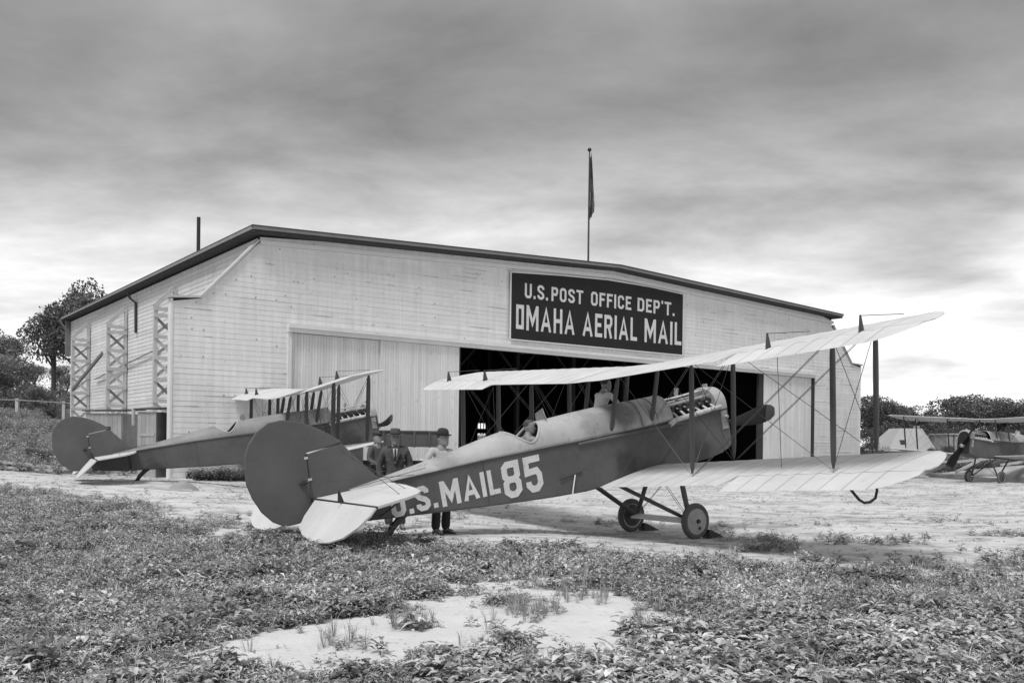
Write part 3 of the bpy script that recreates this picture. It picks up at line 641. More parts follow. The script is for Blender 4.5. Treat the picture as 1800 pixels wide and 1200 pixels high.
def make_plane(name, label, group, M, text=False):
    root = thing(name, label, 'biplane', M=M, group=group)
    def P(n, mb, m, par=root, smooth=35, **k): return mb.build(n, m, par, smooth=smooth, **k)
    # fuselage: open-topped plywood and fabric box
    xs = [-6.85, -6.05, -5.65, -5.2, -4.5, -3.9, -3.2, -2.7, -2.0, -1.5, -.8, 0, .6, 1.2, 1.6]
    mb = MB(); rings = []
    for x in xs:
        a, b, c = wid(x), zbot(x), ztop(x); rings.append([Vector(p) for p in ((x, a, c), (x, a, b + .03), (x, a - .03, b), (x, -a + .03, b), (x, -a, b + .03), (x, -a, c), (x, -a + .02, c), (x, -a + .022, b + .035), (x, a - .022, b + .035), (x, a - .02, c))])
    mb.loft(rings); fus = P('fuselage', mb, M_side)
    # top decking, cut out over the cockpit
    def deck(x0, x1, n, nm, m, off=0.0):
        mb = MB(); rings = []
        for i in range(n + 1):
            x = x0 + (x1 - x0) * i / n; a = wid(x) + .012 + off; rr = []
            for j in range(25):
                t = -1 + 2 * j / 24; y = a * math.sin(t * math.pi / 2) ; k = min(abs(y) / a, 1)
                rr.append(Vector((x, y, ztop(x) - .02 + (hdk(x) - ztop(x) + off + .02) * (1 - k ** 2.2) ** .55)))
            rings.append(rr)
        mb.loft(rings, caps=False, closed=False)
        o = mb.build(nm, m, root, smooth=40, fixn=False); s = o.modifiers.new('thick', 'SOLIDIFY'); s.thickness = .014; s.offset = -1
        return o
    dk = deck(-6.25, -.47, 46, 'decking', M_deck)
    EXC, ERX, ERY = -2.93, .365, .362
    cut = MB(); cut.lathe([(1, -1), (1, 2)], (0, 0, 0), (0, 0, 1), 40)
    cut.v = [(EXC + p[0] * ERX, p[1] * ERY, p[2] * 1.0 + 0) for p in cut.v]
    # apply the cut directly
    co = cut.build('cutter', M_deck, root); bo = dk.modifiers.new('cut', 'BOOLEAN'); bo.operation = 'DIFFERENCE'; bo.object = co; bo.solver = 'EXACT'
    dg = bpy.context.evaluated_depsgraph_get(); dg.update(); me = bpy.data.meshes.new_from_object(dk.evaluated_get(dg)); dk.modifiers.clear(); dk.data = me
    bpy.data.objects.remove(co, do_unlink=True)
    pts = []
    for i in range(41):
        t = 2 * math.pi * i / 40; x = EXC + ERX * math.cos(t); y = ERY * math.sin(t); pts.append((x, y, deckz(x, y) + .004))
    mb = MB(); mb.tube(pts, .026, 8, caps=False); P('cockpit_coaming', mb, M_deck)
    mb = MB(); mb.box(-3.36, -3.31, -.30, .30, .1, .88); mb.box(-2.60, -2.55, -.33, .33, .1, .86); mb.box(-3.3, -2.6, -.34, .34, .25, .28); P('cockpit_lining', mb, M_black, smooth=False)
    # windscreen
    mb = MB(); mb.add([(-2.42, .17, 1.25), (-2.30, 0, 1.28), (-2.42, -.17, 1.25), (-2.44, -.13, 1.42), (-2.36, 0, 1.50), (-2.44, .13, 1.42)], [(0, 1, 4, 5), (1, 2, 3, 4)])
    ws = P('windscreen', mb, M_metal, smooth=False); ws.modifiers.new('thick', 'SOLIDIFY').thickness = .008
    # mail compartment / tank cover with bands
    deck(-.46, .34, 8, 'tank_cover', M_deckd, .006)
    for x in (-.44, -.05, .30):
        mb = MB(); rr = []
        for j in range(25):
            t = -1 + 2 * j / 24; a = wid(x) + .02; y = a * math.sin(t * math.pi / 2); k = abs(y) / a
            rr.append((x, y, ztop(x) + (hdk(x) - ztop(x) + .012) * (1 - min(k, 1) ** 2.2) ** .55 + .004))
        mb.tube(rr, .013, 6); P('cover_band', mb, M_strut if x < .2 else M_deck)
    for sgn in (1, -1):
        mb = MB(); mb.tube([(-2.0, sgn * .405, .775), (-.5, sgn * .41, .735), (.55, sgn * .41, .70)], [.03, .035, .035], 8); P('side_rail', mb, M_rudder)
    # engine
    mb = MB(); mb.box(.36, 1.60, -.17, .17, .35, .80); P('crankcase', mb, M_engine, smooth=False)
    mb = MB(); mb.box(.34, 1.62, -.36, .36, .58, .62); P('engine_bearer', mb, M_engine, smooth=False)
    for k in range(6):
        x = .50 + k * .205
        for sgn in (1, -1):
            dr = Vector((0, sgn * .40, .916)); o = Vector((x, sgn * .09, .74))
            mb = MB(); mb.lathe([(.062, 0), (.062, .06), (.082, .07), (.082, .26), (.055, .285), (.055, .33), (.0, .335)], o, dr, 14); cy = P('cylinder', mb, M_engine)
            mb = MB(); mb.tube([o + dr * .22, o + dr * .20 + Vector((0, sgn * .10, -.03)), Vector((x, sgn * .365, .80 + x * .03))], .026, 8); P('exhaust_stub', mb, M_exh, cy)
            mb = MB(); mb.tube([o + dr * .30 + Vector((-.04, 0, 0)), o + dr * .36 + Vector((.04, -sgn * .03, 0)), Vector((x + .05, sgn * .05, 1.06))], .012, 6); P('intake_pipe', mb, M_metal, cy)
    for sgn in (1, -1):
        mb = MB(); mb.tube([(.38, sgn * .185, 1.055), (1.58, sgn * .185, 1.085)], .033, 10); P('cam_cover', mb, M_metal)
        mb = MB(); mb.tube([(.20, sgn * .44, .725), (.30, sgn * .425, .765), (.42, sgn * .40, .785), (1.0, sgn * .395, .81), (1.66, sgn * .39, .835)], [.052, .055, .05, .05, .045], 12); P('exhaust_manifold', mb, M_exh)
        mb = MB(); mb.tube([(.30, sgn * .05, 1.16), (1.0, sgn * .04, 1.17), (1.62, sgn * .04, 1.20)], .016, 6); P('water_pipe', mb, M_exh)
    mb = MB(); mb.tube([(.95, .08, 1.08), (.97, .08, 1.25), (1.0, .08, 1.33)], [.03, .045, .045], 8); P('air_intake', mb, M_metal)
    # radiator and nose
    def arch(x, a, zb, ztp, n=18):
        p = [Vector((x, -a, zb))]
        for j in range(n + 1):
            t = math.pi * j / n; p.append(Vector((x, -a * math.cos(t), ztp - .40 + .40 * math.sin(t) ** .8)))
        return p + [Vector((x, a, zb))]
    mb = MB(); mb.loft([arch(1.56, .385, .78, 1.235), arch(1.60, .40, .78, 1.25), arch(1.84, .385, .78, 1.225), arch(1.87, .36, .78, 1.19)]); P('radiator_shell', mb, M_deck)
    mb = MB(); mb.loft([arch(1.872, .33, .02, 1.15), arch(1.885, .33, .02, 1.15)]); P('radiator_core', mb, M_black)
    mb = MB(); mb.loft([[Vector(p) for p in ((x, a, .779), (x, a, zb + .05), (x, a - .06, zb), (x, -a + .06, zb), (x, -a, zb + .05), (x, -a, .779))] for x, a, zb in ((1.605, .383, -.07), (1.80, .38, -.03), (1.868, .36, .02))]); P('nose_cowl', mb, M_side)
    for sgn in (1, -1):
        mb = MB(); mb.box(1.64, 1.80, sgn * .392 - .008, sgn * .392 + .008, .38, .74); P('radiator_shutter', mb, M_metal, smooth=False)
        mb = MB(); mb.tube([(1.76, sgn * .405, .62), (1.76, sgn * .45, .62)], .03, 8); P('filler_cap', mb, M_exh)
    mb = MB(); mb.tube([(1.70, 0, 1.22), (1.70, 0, 1.30)], [.05, .055], 10); P('radiator_cap', mb, M_metal)
    # propeller
    pr = bpy.data.objects.new('propeller', None); COL.objects.link(pr); pr.parent = root; pr.location = (1.98, 0, .42); pr.rotation_euler = (R_(PROP_ANG[0]), 0, 0)
    mb = MB(); mb.lathe([(.0, -.08), (.10, -.08), (.10, .06), (.06, .10), (0, .11)], (0, 0, 0), (1, 0, 0), 16); mb.build('hub', M_metal, pr, smooth=True)
    for sgn in (1, -1):
        mb = MB(); rings = []
        for i in range(15):
            r = .06 + 1.40 * i / 14; q = r / 1.46; cw = .075 + .13 * math.sin(min(1, q * 1.25) * math.pi * .62) ** 1.3; 
            if i >= 12: cw *= [.93, .78, .42][i - 12]
            th_ = .045 * (1 - .85 * q) + .006; tw = R_(62) * (1 - q) + R_(18)
            ring = []
            for j in range(12):
                t = 2 * math.pi * j / 12; a_, b_ = math.cos(t) * cw, math.sin(t) * th_
                ring.append(Vector((a_ * math.sin(tw) * -sgn + b_ * math.cos(tw), r * sgn, (a_ * math.cos(tw) + b_ * math.sin(tw) * sgn))))
            rings.append(ring)
        mb.loft(rings, mi=0); 
        nf = len(mb.f)
        for k_, f_ in enumerate(mb.f):
            if k_ // 12 >= 12: mb.mi[k_] = 1
        mb.build('blade', [M_prop, M_propp], pr, smooth=50)
    # wings
    for lev, (xle, zle, y0) in (('lower', (0, .0, .40)), ('upper', (.33, 1.885, .47))):
        for sgn in (1, -1):
            a, b, c, chord, Z = wing_mesh(y0, 6.47, sgn, xle, zle, .050, .045, 3.32, R_(9), twist=(.004 if lev == 'upper' and sgn < 0 else 0))
            nm = lev + '_wing'
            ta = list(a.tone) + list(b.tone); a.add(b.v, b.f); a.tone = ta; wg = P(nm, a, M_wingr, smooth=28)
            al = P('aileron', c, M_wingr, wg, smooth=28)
            for yy in (4.0, 5.6) if lev == 'upper' else ():
                le, te = chord(yy); xh = le + (te - le) * .70; zz_ = Z(xh, yy, True, .7, 0)
                mb = MB(); mb.loft([[Vector((xh + dx, sgn * yy + dy, zz_ + dz)) for dx, dy in ((-.09 * k, 0), (0, .016), (.05 * k, 0), (0, -.016))] for dz, k in ((-.02, 1), (.215, .25))]); P('aileron_horn', mb, M_strut, wg)
                mb = MB(); mb.tube([(xh, sgn * yy, zz_ + .205), (xh + .9, sgn * (yy + .05), zz_ + .12)], .006, 5); P('aileron_cable', mb, M_wire, wg)
    # centre section
    mb = MB(); rings = []
    for y in (-.462, -.23, 0, .23, .462):
        le = .31; te = .33 - CH + (.06 if abs(y) < .1 else 0.02); ring = []
        ts = [0, .012, .05, .12, .22, .35, .5, .66, .8, .92, 1.0]
        up = [(le + (te - le) * t, y, 1.885 + .045 * (le + (te - le) * t - .33) + .13 * (t ** .45) * (1 - t) ** .9) for t in ts]
        lo = [(le + (te - le) * t, y, 1.885 + .045 * (le + (te - le) * t - .33) - .04 * (t ** .4) * (1 - t)) for t in ts]
        rings.append([Vector(p) for p in up + lo[::-1]])
    mb.loft(rings); P('centre_section', mb, M_wing)
    XF, XR = -.207, -1.213; YI, YO = 2.32, 5.09
    def zlow(x, y): return .03 + .05 * max(abs(y) - .4, 0) + .045 * x + .05
    def zupp(x, y): return 1.885 + .05 * max(abs(y) - .4, 0) + .045 * (x) - .022
    def strut(p0, p1, wdt=.105, thk=.042, m=M_strut, nm='strut', wire=None):
        p0 = Vector(p0); p1 = Vector(p1); mb = MB(); rings = []
        for t, k in ((0, .35), (.06, .8), (.14, 1), (.5, 1.06), (.86, 1), (.94, .8), (1, .35)):
            c = p0.lerp(p1, t); rings.append([c + Vector((math.cos(a) * wdt / 2 * k, math.sin(a) * thk / 2 * k, 0)) for a in [2 * math.pi * j / 10 for j in range(10)]])
        mb.loft(rings); return P(nm, mb, m)
    def wire(p0, p1, r=.005, par=root):
        mb = MB(); mb.tube([p0, p1], r, 5); return P('bracing_wire', mb, M_wire, par)
    for sgn in (1, -1):
        for x in (XF, XR):
            for y in (YI, YO): strut((x, sgn * y, zlow(x, y)), (x + .33, sgn * y, zupp(x + .33, y)), .125 if y == YO else .115, nm='interplane_strut')
            strut((x, sgn * .40, .84), (x + .33, sgn * .43, zupp(x + .33, .4)), .11, nm='cabane_strut')
            for o_ in (0, .05):
                wire((x + o_, sgn * .41, .0), (x + .33 + o_, sgn * (YI - .05), zupp(x, YI)))
                wire((x + o_, sgn * (YI + .05), zlow(x, YI)), (x + .33 + o_, sgn * (YO - .05), zupp(x, YO)))
            wire((x, sgn * (YI - .04), zlow(x, YI)), (x + .33, sgn * .47, zupp(x, .5)))
            wire((x, sgn * (YO - .04), zlow(x, YO)), (x + .33, sgn * (YI + .04), zupp(x, YI)))
        for y in (YI, YO):
            wire((XF, sgn * y, zlow(XF, y)), (XR + .33, sgn * y, zupp(XR, y))); wire((XR, sgn * y, zlow(XR, y)), (XF + .33, sgn * y, zupp(XF, y)))
        wire((-1.0, sgn * 4.0, zlow(-1, 4)), (-.75, sgn * 4.0, zupp(-.7, 4)), .005)
        # wing skid
        mb = MB(); mb.tube([(-.80, sgn * 4.95, .13), (-.755, sgn * 4.95, -.10), (-.55, sgn * 4.95, -.34), (-.44, sgn * 4.95, -.41), (-.30, sgn * 4.95, -.43), (-.17, sgn * 4.95, -.40), (-.11, sgn * 4.95, -.30), (-.09, sgn * 4.95, .15)], .021, 8); P('wing_skid', mb, M_black)
    # undercarriage
    ZW = -1.08; XW = .05
    for sgn in (1, -1):
        strut((-1.32, sgn * .35, -.06), (XW - .02, sgn * .74, ZW + .02), .14, .05, nm='undercarriage_strut')
        strut((.33, sgn * .36, -.06), (XW + .02, sgn * .74, ZW + .02), .12, .06, m=M_strut if sgn > 0 else M_side, nm='undercarriage_strut')
        wire((.3, sgn * .36, -.1), (XW, -sgn * .7, ZW + .05)); wire((.35, sgn * .36, -.1), (XW + .04, -sgn * .7, ZW + .05))
        wh = bpy.data.objects.new('wheel', None); COL.objects.link(wh); wh.parent = root; wh.location = (XW, sgn * .905, ZW)
        mb = MB(); prof = [(.225 + .06 + .055 * math.cos(a), .055 * math.sin(a)) for a in [2 * math.pi * j / 14 for j in range(14)]]
        rings = []
        for i in range(40):
            t = 2 * math.pi * i / 40; rings.append([Vector((r * math.cos(t), h, r * math.sin(t))) for r, h in prof])
        rings.append(rings[0]); mb.loft(rings, caps=False); mb.build('tyre', M_tyre, wh, smooth=50)
        mb = MB()
        for s2 in (1, -1): mb.lathe([(.238, .02 * s2), (.235, .036 * s2), (.05, .075 * s2), (0, .075 * s2)], (0, 0, 0), (0, 1, 0), 32)
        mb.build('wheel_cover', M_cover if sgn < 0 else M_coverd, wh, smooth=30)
        mb = MB(); mb.lathe([(.225, .038), (.245, .048), (.25, .03), (.25, -.03), (.245, -.048), (.225, -.038)], (0, 0, 0), (0, 1, 0), 32); mb.build('rim', M_metal, wh, smooth=50)
        mb = MB(); mb.lathe([(.0, -.11), (.035, -.11), (.045, -.07), (.045, .07), (.035, .11), (0, .11)], (0, 0, 0), (0, 1, 0), 14); mb.build('hub', M_black, wh, smooth=40)
        mb = MB(); mb.lathe([(0, -.071), (.028, -.071), (.028, .071), (0, .071)], (.03, 0, -.14), (0, 1, 0), 12); mb.build('valve_hole', M_black, wh)
    mb = MB(); rings = []
    for y in (-.74, -.3, .3, .74): rings.append([Vector((XW + .12 * math.cos(t) - (.05 if math.cos(t) < 0 else 0), y, ZW + .035 * math.sin(t))) for t in [2 * math.pi * j / 14 for j in range(14)]])
    mb.loft(rings); P('axle_fairing', mb, M_fair)
    mb = MB(); mb.tube([(XW, -.95, ZW), (XW, .95, ZW)], .025, 8); P('axle', mb, M_black)
    # tail
    mb = MB(); XZ = [(-5.65, .87), (-6.22, 1.60), (-6.80, 1.55), (-6.86, .88), (-6.7, .86)]
    mb.prism(XZ, 'y', -.022, .022); P('fin', mb, M_rudder, smooth=False)
    rud = [(-6.875, .62), (-6.815, 1.575), (-6.20, 1.625), (-6.40, 1.79), (-6.60, 1.93), (-6.85, 2.06), (-7.10, 2.13), (-7.30, 2.12), (-7.50, 2.02), (-7.65, 1.86), (-7.73, 1.70), (-7.77, 1.50), (-7.785, 1.30), (-7.74, 1.08), (-7.64, .84), (-7.50, .66), (-7.33, .555), (-7.12, .55), (-6.95, .59)]
    mb = MB(); mb.prism(rud, 'y', -.026, .026); rd = P('rudder', mb, M_rudder, smooth=False)
    bv = rd.modifiers.new('round', 'BEVEL'); bv.width = .014; bv.segments = 2
    mb = MB(); mb.tube([(-6.845, 0, .55), (-6.808, 0, 1.56)], .024, 8); P('rudder_post', mb, M_black)
    for zz_ in (.78, 1.15, 1.48):
        mb = MB(); mb.box(-6.86, -6.80, -.032, .032, zz_, zz_ + .035); P('hinge', mb, M_exh, smooth=False)
    for sgn in (1, -1):
        mb = MB(); mb.loft([[Vector((-6.90, sgn * .02, 1.10)), Vector((-7.02, sgn * .02, 1.12)), Vector((-6.92, sgn * .02, 1.18))], [Vector((-6.93, sgn * .2, 1.13)), Vector((-6.95, sgn * .2, 1.13)), Vector((-6.94, sgn * .2, 1.15))]]); P('rudder_horn', mb, M_black, rd)
        wire((-6.94, sgn * .2, 1.14), (-5.2, sgn * .24, .9))
        # stabiliser
        st = [(-5.60, .03), (-5.70, .9), (-5.82, 1.45), (-5.95, 1.85), (-6.08, 2.02), (-6.28, 2.13), (-6.81, 2.28), (-6.79, .03)]
        mb = MB(); mb.prism([(x, y * sgn) for x, y in st], 'z', .838, .872); P('stabiliser', mb, M_wing, smooth=False)
        mb = MB(); mb.tube([(-6.81, sgn * .08, .855), (-6.83, sgn * 2.26, .855)], .019, 8); P('hinge_tube', mb, M_black)
        dl = R_(40); el_ = [(0, .12), (0.0, 2.27), (.14, 2.27), (.33, 2.17), (.52, 1.95), (.62, 1.65), (.665, 1.35), (.66, 1.0), (.60, .6), (.50, .30), (.30, .17)]
        mb = MB(); E0 = [Vector((-6.84 - c * math.cos(dl), y * sgn, .85 - c * math.sin(dl))) for c, y in el_]; nrm = Vector((-math.sin(dl), 0, math.cos(dl))) * .013
        mb.loft([[p - nrm for p in E0], [p + nrm for p in E0]]); P('elevator', mb, M_wing, smooth=False)
        mb = MB(); mb.loft([[Vector((-6.86 + a, sgn * 1.15 + b, .88 + h_)) for a, b in ((-.05 * k, 0), (0, .014), (.05 * k, 0), (0, -.014))] for h_, k in ((0, 1), (.16, .3))]); P('elevator_horn', mb, M_black)
        mb = MB(); mb.loft([[Vector((-6.86 + a, sgn * 1.15 + b, .82 - h_)) for a, b in ((-.05 * k, 0), (0, .014), (.05 * k, 0), (0, -.014))] for h_, k in ((0, 1), (.16, .3))]); P('elevator_horn', mb, M_black)
        wire((-6.86, sgn * 1.15, 1.03), (-5.0, sgn * .28, .97), .005)
        wire((-6.25, sgn * .03, 1.52), (-6.2, sgn * 1.7, .87), .005); wire((-6.1, sgn * .03, 1.35), (-5.9, sgn * 1.3, .87), .005)
        strut((-5.95, sgn * 1.55, .835), (-5.85, sgn * .12, .36), .075, .035, m=M_black, nm='stabiliser_strut')
    mb = MB(); mb.tube([(-5.30, 0, .28), (-5.45, 0, .24), (-5.62, 0, .12), (-5.74, 0, -.02), (-5.87, 0, -.045)], [.03, .06, .06, .05, .035], 8, ell=((1, 0, 0), .6)); P('tail_skid', mb, M_black)
    mb = MB(); mb.tube([(-5.25, 0, .5), (-5.55, 0, .20)], .03, 8); P('skid_post', mb, M_black)
    for x_ in (-1.72, -.60, .42, -3.95):
        for sgn in (1, -1):
            mb = MB(); a = wid(x_) + .0035; mb.add([(x_ - .007, sgn * a, zbot(x_) + .04), (x_ + .007, sgn * a, zbot(x_) + .04), (x_ + .007, sgn * a, ztop(x_) - .02), (x_ - .007, sgn * a, ztop(x_) - .02)], [(0, 1, 2, 3)]); P('panel_seam', mb, M_rudder if x_ > -3 else M_strut, smooth=False)
    # little step by the cockpit
    mb = MB(); mb.tube([(-2.0, -.40, .275), (-2.5, -.40, .235)], .008, 6); P('step_rail', mb, M_black); mb = MB(); mb.tube([(-2.17, -.41, .26), (-2.27, -.42, .02), (-2.33, -.42, -.16)], .012, 6); P('step', mb, M_fair)
    if text:
        fm = lambda a, b, o: (a, -(wid(a) + o), b)
        word('U.S.', -5.66, -4.86, .295, .69, 0, fm, M_letter, root, 1.12, .006)
        word('MAIL', -4.79, -3.70, .275, .695, 0, fm, M_letter, root, 1.0, .006)
        word('85', -3.64, -2.84, .135, .775, 0, fm, M_letter, root, .9, .006)
    return root
PROP_ANG = [-9]
GRP = 'mail biplanes parked around the hangar'
M1 = bmat(2.714, 17.581, -.387, 33.56, 11.42, .666)
plane = make_plane('biplane', 'dark biplane lettered U.S. MAIL 85 with pale wings standing nearest on the field', GRP, M1, True)
p2 = copy_tree(plane, None, skip=('letter',)); p2.matrix_world = bmat(-6.166, 29.664, -.249, 28.116, 10.036, -.262)
p2['label'] = 'unlettered dark biplane parked before the left corner of the hangar, its nose near the truck'
for c in p2.children:
    if c.name.startswith('decking'): c.material_slots[0].link = 'OBJECT'; c.material_slots[0].material = M_deckg
p3 = copy_tree(plane, None, skip=('letter',)); p3.matrix_world = bmat(24.461, 46.79, -.417, 207.8, 3.0, .53)
p3['label'] = 'biplane cut off by the right edge of the photo, slanting propeller towards the camera'
for c in p3.children:
    if c.name.startswith('propeller'): c.rotation_euler = (R_(58), 0, 0)

# wheel chocks
def chock(pw, label):
    z0 = g1(pw.x, pw.y)
    d = Vector((M1[0][0], M1[1][0], 0)).normalized(); sd_ = Vector((-d.y, d.x, 0)); o = Vector((pw.x, pw.y, z0)) + d * .22
    mb = MB(); prof = [(0, 0), (.0, .17), (.05, .17), (.42, .01), (.42, 0)]
    mb.loft([[o + d * a + sd_ * s + Vector((0, 0, b - .01)) for a, b in prof] for s in (-.09, .09)]); c = mb.build('wheel_chock', M_black); tag(c, label, 'chock', 'chocks before the wheels')
    return c
chock(M1 @ Vector((.05, -.905, -1.38)), 'dark wedge chock in front of the pale-disced near wheel')
chock(M1 @ Vector((.05, .905, -1.38)), 'dark wedge chock in front of the far shaded wheel')
# ------------------------------------------------------------------ people
def skin_mesh(pts, edges, rad, sub=1):
    me = bpy.data.meshes.new('tmp'); me.from_pydata(pts, edges, []); o = bpy.data.objects.new('tmp', me); COL.objects.link(o)
    sk = o.modifiers.new('s', 'SKIN'); sv = me.skin_vertices[0].data
    for i, r in enumerate(rad): sv[i].radius = (r, r) if isinstance(r, (int, float)) else r; sv[i].use_root = (i == 0)
    sk.use_smooth_shade = True; ss = o.modifiers.new('u', 'SUBSURF'); ss.levels = sub; ss.render_levels = sub
    dg = bpy.context.evaluated_depsgraph_get(); dg.update(); m2 = bpy.data.meshes.new_from_object(o.evaluated_get(dg)); bpy.data.objects.remove(o, do_unlink=True)
    vs = [v.co.copy() for v in m2.vertices]; fs = [tuple(p.vertices) for p in m2.polygons]; bpy.data.meshes.remove(m2); return vs, fs
def chain(dct, order, rad):
    names = []; E = []
    for seq in order:
        for a, b in zip(seq[:-1], seq[1:]): E.append((a, b))
        for a in seq:
            if a not in names: names.append(a)
    ix = {n: i for i, n in enumerate(names)}
    return skin_mesh([tuple(dct[n]) for n in names], [(ix[a], ix[b]) for a, b in E], [rad[n] for n in names])
def person(label, loc, rz, J=None, top=M_suit, legs=M_suit, hat=None, hatm=None, coat=False, shirt=None, hair=True, headyaw=0, group=None, legs_on=True, fullhair=False, lean=None):
    D = dict(pelvis=(0, 0, .95), waist=(0, 0, 1.08), chest=(0, 0, 1.30), neck=(0, 0, 1.47), head=(0, -.01, 1.56),
             shl=(.185, 0, 1.40), ell=(.25, .02, 1.13), wrl=(.26, -.06, .88), shr=(-.185, 0, 1.40), elr=(-.25, .02, 1.13), wrr=(-.26, -.06, .88),
             hil=(.09, 0, .90), knl=(.10, -.01, .50), anl=(.10, .02, .09), tol=(.12, -.16, .04), hir=(-.09, 0, .90), knr=(-.10, -.01, .50), anr=(-.10, .02, .09), tor=(-.12, -.16, .04))
    if J: D.update(J)
    D = {k: Vector(v) for k, v in D.items()}
    if lean:
        piv = Vector((0, 0, .95)); Rm = Euler(lean).to_matrix()
        for k in ('waist', 'chest', 'neck', 'head', 'shl', 'shr'): D[k] = piv + Rm @ (D[k] - piv)
    root = thing('person', label, 'person', loc, rz, group)
    arms = [('chest', 'shl', 'ell', 'wrl'), ('chest', 'shr', 'elr', 'wrr')]
    lg = [('pelvis', 'hil', 'knl', 'anl', 'tol'), ('pelvis', 'hir', 'knr', 'anr', 'tor')] if legs_on else []
    rad = dict(pelvis=(.13, .10), waist=(.125, .09), chest=(.15, .10), neck=.060, head=.055, shl=.06, ell=.042, wrl=.028, shr=.06, elr=.042, wrr=.028, hil=.085, knl=.055, anl=.04, tol=.035, hir=.085, knr=.055, anr=.04, tor=.035)
    vs, fs = chain(D, [('pelvis', 'waist', 'chest', 'neck', 'head')] + arms + lg, rad)
    mb = MB(); mb.add(vs, fs)
    # head with face, joined on the neck
    hc = D['head'] + Vector((0, -.015, .040)); Rh = Matrix.Rotation(R_(headyaw), 4, 'Z'); TH = Matrix.Translation(hc) @ Rh
    prof = [(-.125, .025, -.055, .02), (-.115, .045, -.085, .035), (-.09, .058, -.098, .055), (-.06, .066, -.098, .075), (-.02, .072, -.098, .09), (.02, .075, -.097, .098), (.05, .076, -.095, .10), (.08, .070, -.082, .092), (.105, .052, -.058, .072), (.122, .022, -.022, .035)]
    rings = []
    for z, hw_, yf, yb in prof:
        rr = []
        for j in range(16):
            t = 2 * math.pi * j / 16; y = math.sin(t); y = y * (yb if y > 0 else -yf); rr.append(TH @ Vector((hw_ * 1.07 * math.cos(t), y * 1.06, z * 1.04)))
        rings.append(rr)
    mb.loft(rings)
    mb.loft([[TH @ Vector(p) for p in ((-.008, -.092, .02), (.008, -.092, .02), (0, -.085, .02))], [TH @ Vector(p) for p in ((-.017, -.092, -.035), (.017, -.092, -.035), (0, -.125, -.03))]])   # nose
    mb.loft([[TH @ Vector((x, -.098, z)) for x, z in ((-.024, -.064), (.024, -.064), (.02, -.056), (-.02, -.056))], [TH @ Vector((x, -.104, z)) for x, z in ((-.02, -.064), (.02, -.064), (.016, -.058), (-.016, -.058))]], mi=1)
    for s in (1, -1):
        mb.lathe([(0, -.008), (.026, -.004), (.03, .004), (0, .008)], TH @ Vector((s * .077, .008, 0)), Rh.to_3x3() @ Vector((s, -.3, 0)), 8)
        mb.lathe([(0, -.006), (.011, 0), (0, .006)], TH @ Vector((s * .031, -.094, .018)), Rh.to_3x3() @ Vector((0, -1, 0)), 8, mi=1)
        mb.beam(TH @ Vector((s * .016, -.098, .036)), TH @ Vector((s * .048, -.092, .038)), .008, .006, mi=1)
    # hands: palm, four fingers, thumb
    for s, wr, el in ((1, 'wrl', 'ell'), (-1, 'wrr', 'elr')):
        d = (D[wr] - D[el]).normalized(); side = d.cross(Vector((0, 1, 0)) if abs(d.y) < .8 else Vector((0, 0, 1))).normalized(); cu = side.cross(d) * (1 if True else -1)
        o = D[wr]
        mb.tube([o - d * .02, o + d * .03, o + d * .075, o + d * .09], [.024, .034, .038, .030], 8, ell=(side, .45))
        for i, L in enumerate((.062, .072, .068, .052)):
            b_ = o + d * .082 + side * (-.027 + .018 * i); mb.tube([b_, b_ + d * L * .5 + cu * .006, b_ + d * L * .85 + cu * .022, b_ + d * L + cu * .038], [.009, .0085, .008, .006], 6)
        b_ = o + d * .03 - side * .03; mb.tube([b_, b_ + d * .03 - side * .022, b_ + d * .06 - side * .028 + cu * .01], [.011, .010, .007], 6)
    body = mb.build('body', [M_skin, M_hair], root, smooth=60)
    grow = lambda names, k: {n: ((rad[n] if isinstance(rad[n], tuple) else (rad[n], rad[n]))[0] + k, (rad[n] if isinstance(rad[n], tuple) else (rad[n], rad[n]))[1] + k) for n in names}
    if legs_on:
        D2 = dict(D); D2['cul'] = D['anl'] + Vector((0, 0, -.03)); D2['cur'] = D['anr'] + Vector((0, 0, -.03)); D2['knl'] = D['knl']
        r2 = grow(('pelvis', 'hil', 'knl', 'hir', 'knr'), .018); r2['waist'] = (.14, .105); r2['cul'] = r2['cur'] = (.085, .085)
        vs, fs = chain(D2, [('waist', 'pelvis', 'hil', 'knl', 'cul'), ('pelvis', 'hir', 'knr', 'cur')], r2)
        t = MB(); t.add(vs, fs); t.build('trousers', legs, root, smooth=60)
        for a, to in (('anl', 'tol'), ('anr', 'tor')):
            A, T = D[a], D[to]; t = MB(); d = (T - A); d.z = 0; d.normalize(); A0 = Vector((A.x, A.y, 0)) - d * .07
            rings = []
            for q, wv, h in ((0, .025, .05), (.03, .037, .09), (.09, .040, .11), (.16, .043, .085), (.23, .045, .06), (.28, .032, .04), (.295, .012, .02)):
                c = A0 + d * q; sd_ = Vector((-d.y, d.x, 0)); rings.append([c + sd_ * wv * math.cos(u) + Vector((0, 0, h / 2 + h / 2 * math.sin(u) + .002)) for u in [2 * math.pi * j / 10 for j in range(10)]])
            t.loft(rings); t.build('shoe', M_shoe, root, smooth=50)
    k = .032 if coat else .014
    D3 = dict(D); D3['col'] = D['neck'] + Vector((0, 0, -.035)); D3['hem'] = D['pelvis'] + Vector((0, 0, -.20 if coat else -.02))
    for s, wr, el in ((1, 'wrl', 'ell'), (-1, 'wrr', 'elr')): D3[wr] = D[wr] - (D[wr] - D[el]).normalized() * .02
    r3 = grow(('pelvis', 'waist', 'chest'), k); r3.update(grow(('shl', 'ell', 'wrl', 'shr', 'elr', 'wrr'), k * .8)); r3['col'] = (.085, .07); r3['hem'] = (.20, .15) if coat else (.145, .11)
    vs, fs = chain(D3, [('hem', 'pelvis', 'waist', 'chest', 'col')] + arms, r3)
